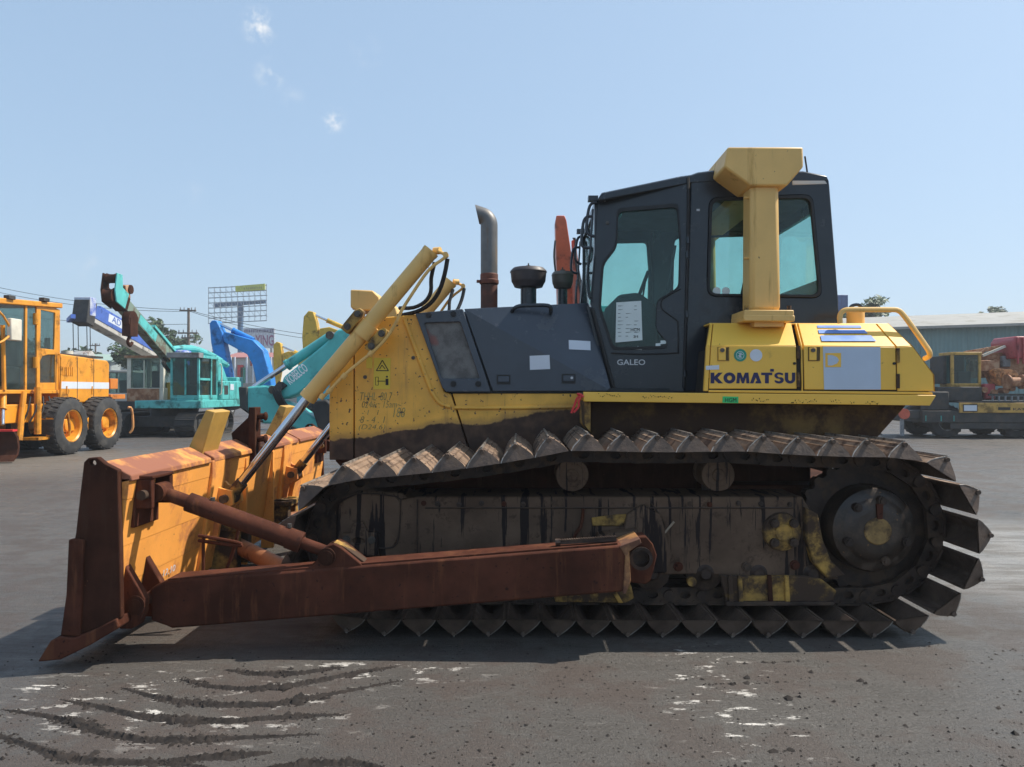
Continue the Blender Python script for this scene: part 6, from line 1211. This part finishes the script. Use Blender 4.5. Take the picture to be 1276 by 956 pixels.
def wire(label, a, c, sag, Y0, Y1, r=.028):
    p, q_ = WY(*a, Y0), WY(*c, Y1); P = [p.lerp(q_, i / 16) + Vector((0, 0, -sag * 4 * (i / 16) * (1 - i / 16))) for i in range(17)]
    tag(B().tube(P, r, 5, smooth=0).done('power_line', WIRE), label, 'power line', 'power lines over the yard')
for k_, (a, c, sg) in enumerate((((-30, 352), (235, 386.5), .5), ((-30, 358), (235, 388), .6), ((235, 386.5), (470, 425), .5), ((235, 387.5), (470, 428), .7), ((-20, 388), (235, 404), .4))): wire(('upper of two wires strung over the orange grader to the pole', 'lower of two wires strung over the orange grader to the pole', 'upper wire running from the pole across the lattice billboard', 'lower wire running from the pole across the lattice billboard', 'slack wire crossing low behind the blue and white boom')[k_], a, c, sg, 61.8, 61.8, .022)
# ---- trees
LEAF = mat('leaf_green', (.050, .085, .028), .6, var=.45, vs=1.3)
BARK = mat('bark', (.10, .075, .055), .9, var=.3)
def tree(name, label, px, py, Y, rw, rh, n=2600, palm=False, leaf=.22):
    c = WY(px, py, Y); o = thing(name, label, 'tree', (c.x, Y, 0)); r = random.Random(int(px))
    tk = B().tube([(c.x, Y, 0), (c.x + .1, Y, c.z * .45), (c.x, Y, c.z)], .2, 8, rs=(.22, .08))
    for i in range(6): a = i * 1.05; tk.tube([(c.x, Y, c.z - rh * .8), (c.x + math.cos(a) * rw * .6, Y + math.sin(a) * rw * .6, c.z + rh * .2)], .05, 6, rs=(.08, .02))
    tk.done('trunk', BARK, o); b = B(); cl = [(r.gauss(0, .45) * rw, r.gauss(0, .45) * rw, r.gauss(.05, .42) * rh, r.uniform(.25, .5)) for _ in range(16)]
    for _ in range(n):
        k = r.choice(cl); v_ = Vector((r.gauss(0, 1), r.gauss(0, 1), r.gauss(0, 1))).normalized() * r.random() ** .4 * k[3]; p = Vector((c.x + k[0] + v_.x * rw, Y + k[1] + v_.y * rw, c.z + k[2] + v_.z * rh))
        if p.z < .4: continue
        x_ = Vector((r.gauss(0, 1), r.gauss(0, 1), r.gauss(0, .6))).normalized(); y_ = x_.orthogonal().normalized(); sz_ = leaf * r.uniform(.5, 1.2)
        b.add([p - x_ * sz_, p + y_ * sz_ * .45, p + x_ * sz_, p - y_ * sz_ * .45], [(0, 1, 2, 3)])
    b.done('crown', LEAF, o)
tree('broad_tree', 'broad dark green tree behind the cream cab', 165, 442, 48., 2.0, 1.5)
tree('slender_tree', 'small slender tree rising beside the teal crane boom', 197, 418, 58., .9, 1.2, 900)
tree('slender_tree', 'bushy tree behind the wooden utility pole', 222, 432, 66., 1.6, 1.6, 1500)
tree('broad_tree', 'feathery green tree top seen under the bulldozer handrail', 1078, 393, 50., 1.6, .9, 1400, leaf=.3)
tree('slender_tree', 'tiny tree top poking over the pale warehouse roof', 1240, 388, 75., .9, .5, 500, leaf=.2)
for i, (px, py, Y, rw2, rh2) in enumerate(((110, 462, 85., 5, 1.8), (20, 455, 90., 5, 2.4), (255, 462, 92., 3.5, 2.0), (360, 462, 100., 5, 2.4), (430, 462, 96., 5, 2.4))):
    tree('broad_tree', ('low leafy tree beyond the shed behind the grader', 'low leafy tree showing through the grader cab', 'leafy tree between utility pole and billboard pole', 'leafy tree beyond the hoarding', 'leafy tree beyond the yellow excavator arm')[i], px, py, Y, rw2, rh2, 1800, leaf=.4)
# low boundary wall closing the yard
BW = mat('boundary_concrete', (.30, .29, .27), .8, var=.15)
bw = thing('boundary_wall', 'low grey concrete wall closing the back of the yard', 'wall', (0, 70, 0))
for i in range(40): B().box(-80 + i * 4 + .02, -76 + i * 4 - .02, 70, 70.15, 0, 2.2).done('wall_slab', BW, bw)

# ------------------------------------------------------------------ thin haze over the yard
hz = N('yard_haze'); hz.t.nodes.remove(hz.b); pv_ = hz.n('ShaderNodeVolumePrincipled'); pv_.inputs['Color'].default_value = (.93, .96, 1, 1); pv_.inputs['Density'].default_value = .0013; pv_.inputs['Anisotropy'].default_value = .2
hz.l(pv_.outputs[0], hz.o.inputs['Volume'])
hb_ = B().box(-1700, 1700, -60, 2200, -1.5, 24).done('haze', hz.m); tag(hb_, 'thin pale haze in the air over the yard', 'haze'); struct(hb_, 'stuff')
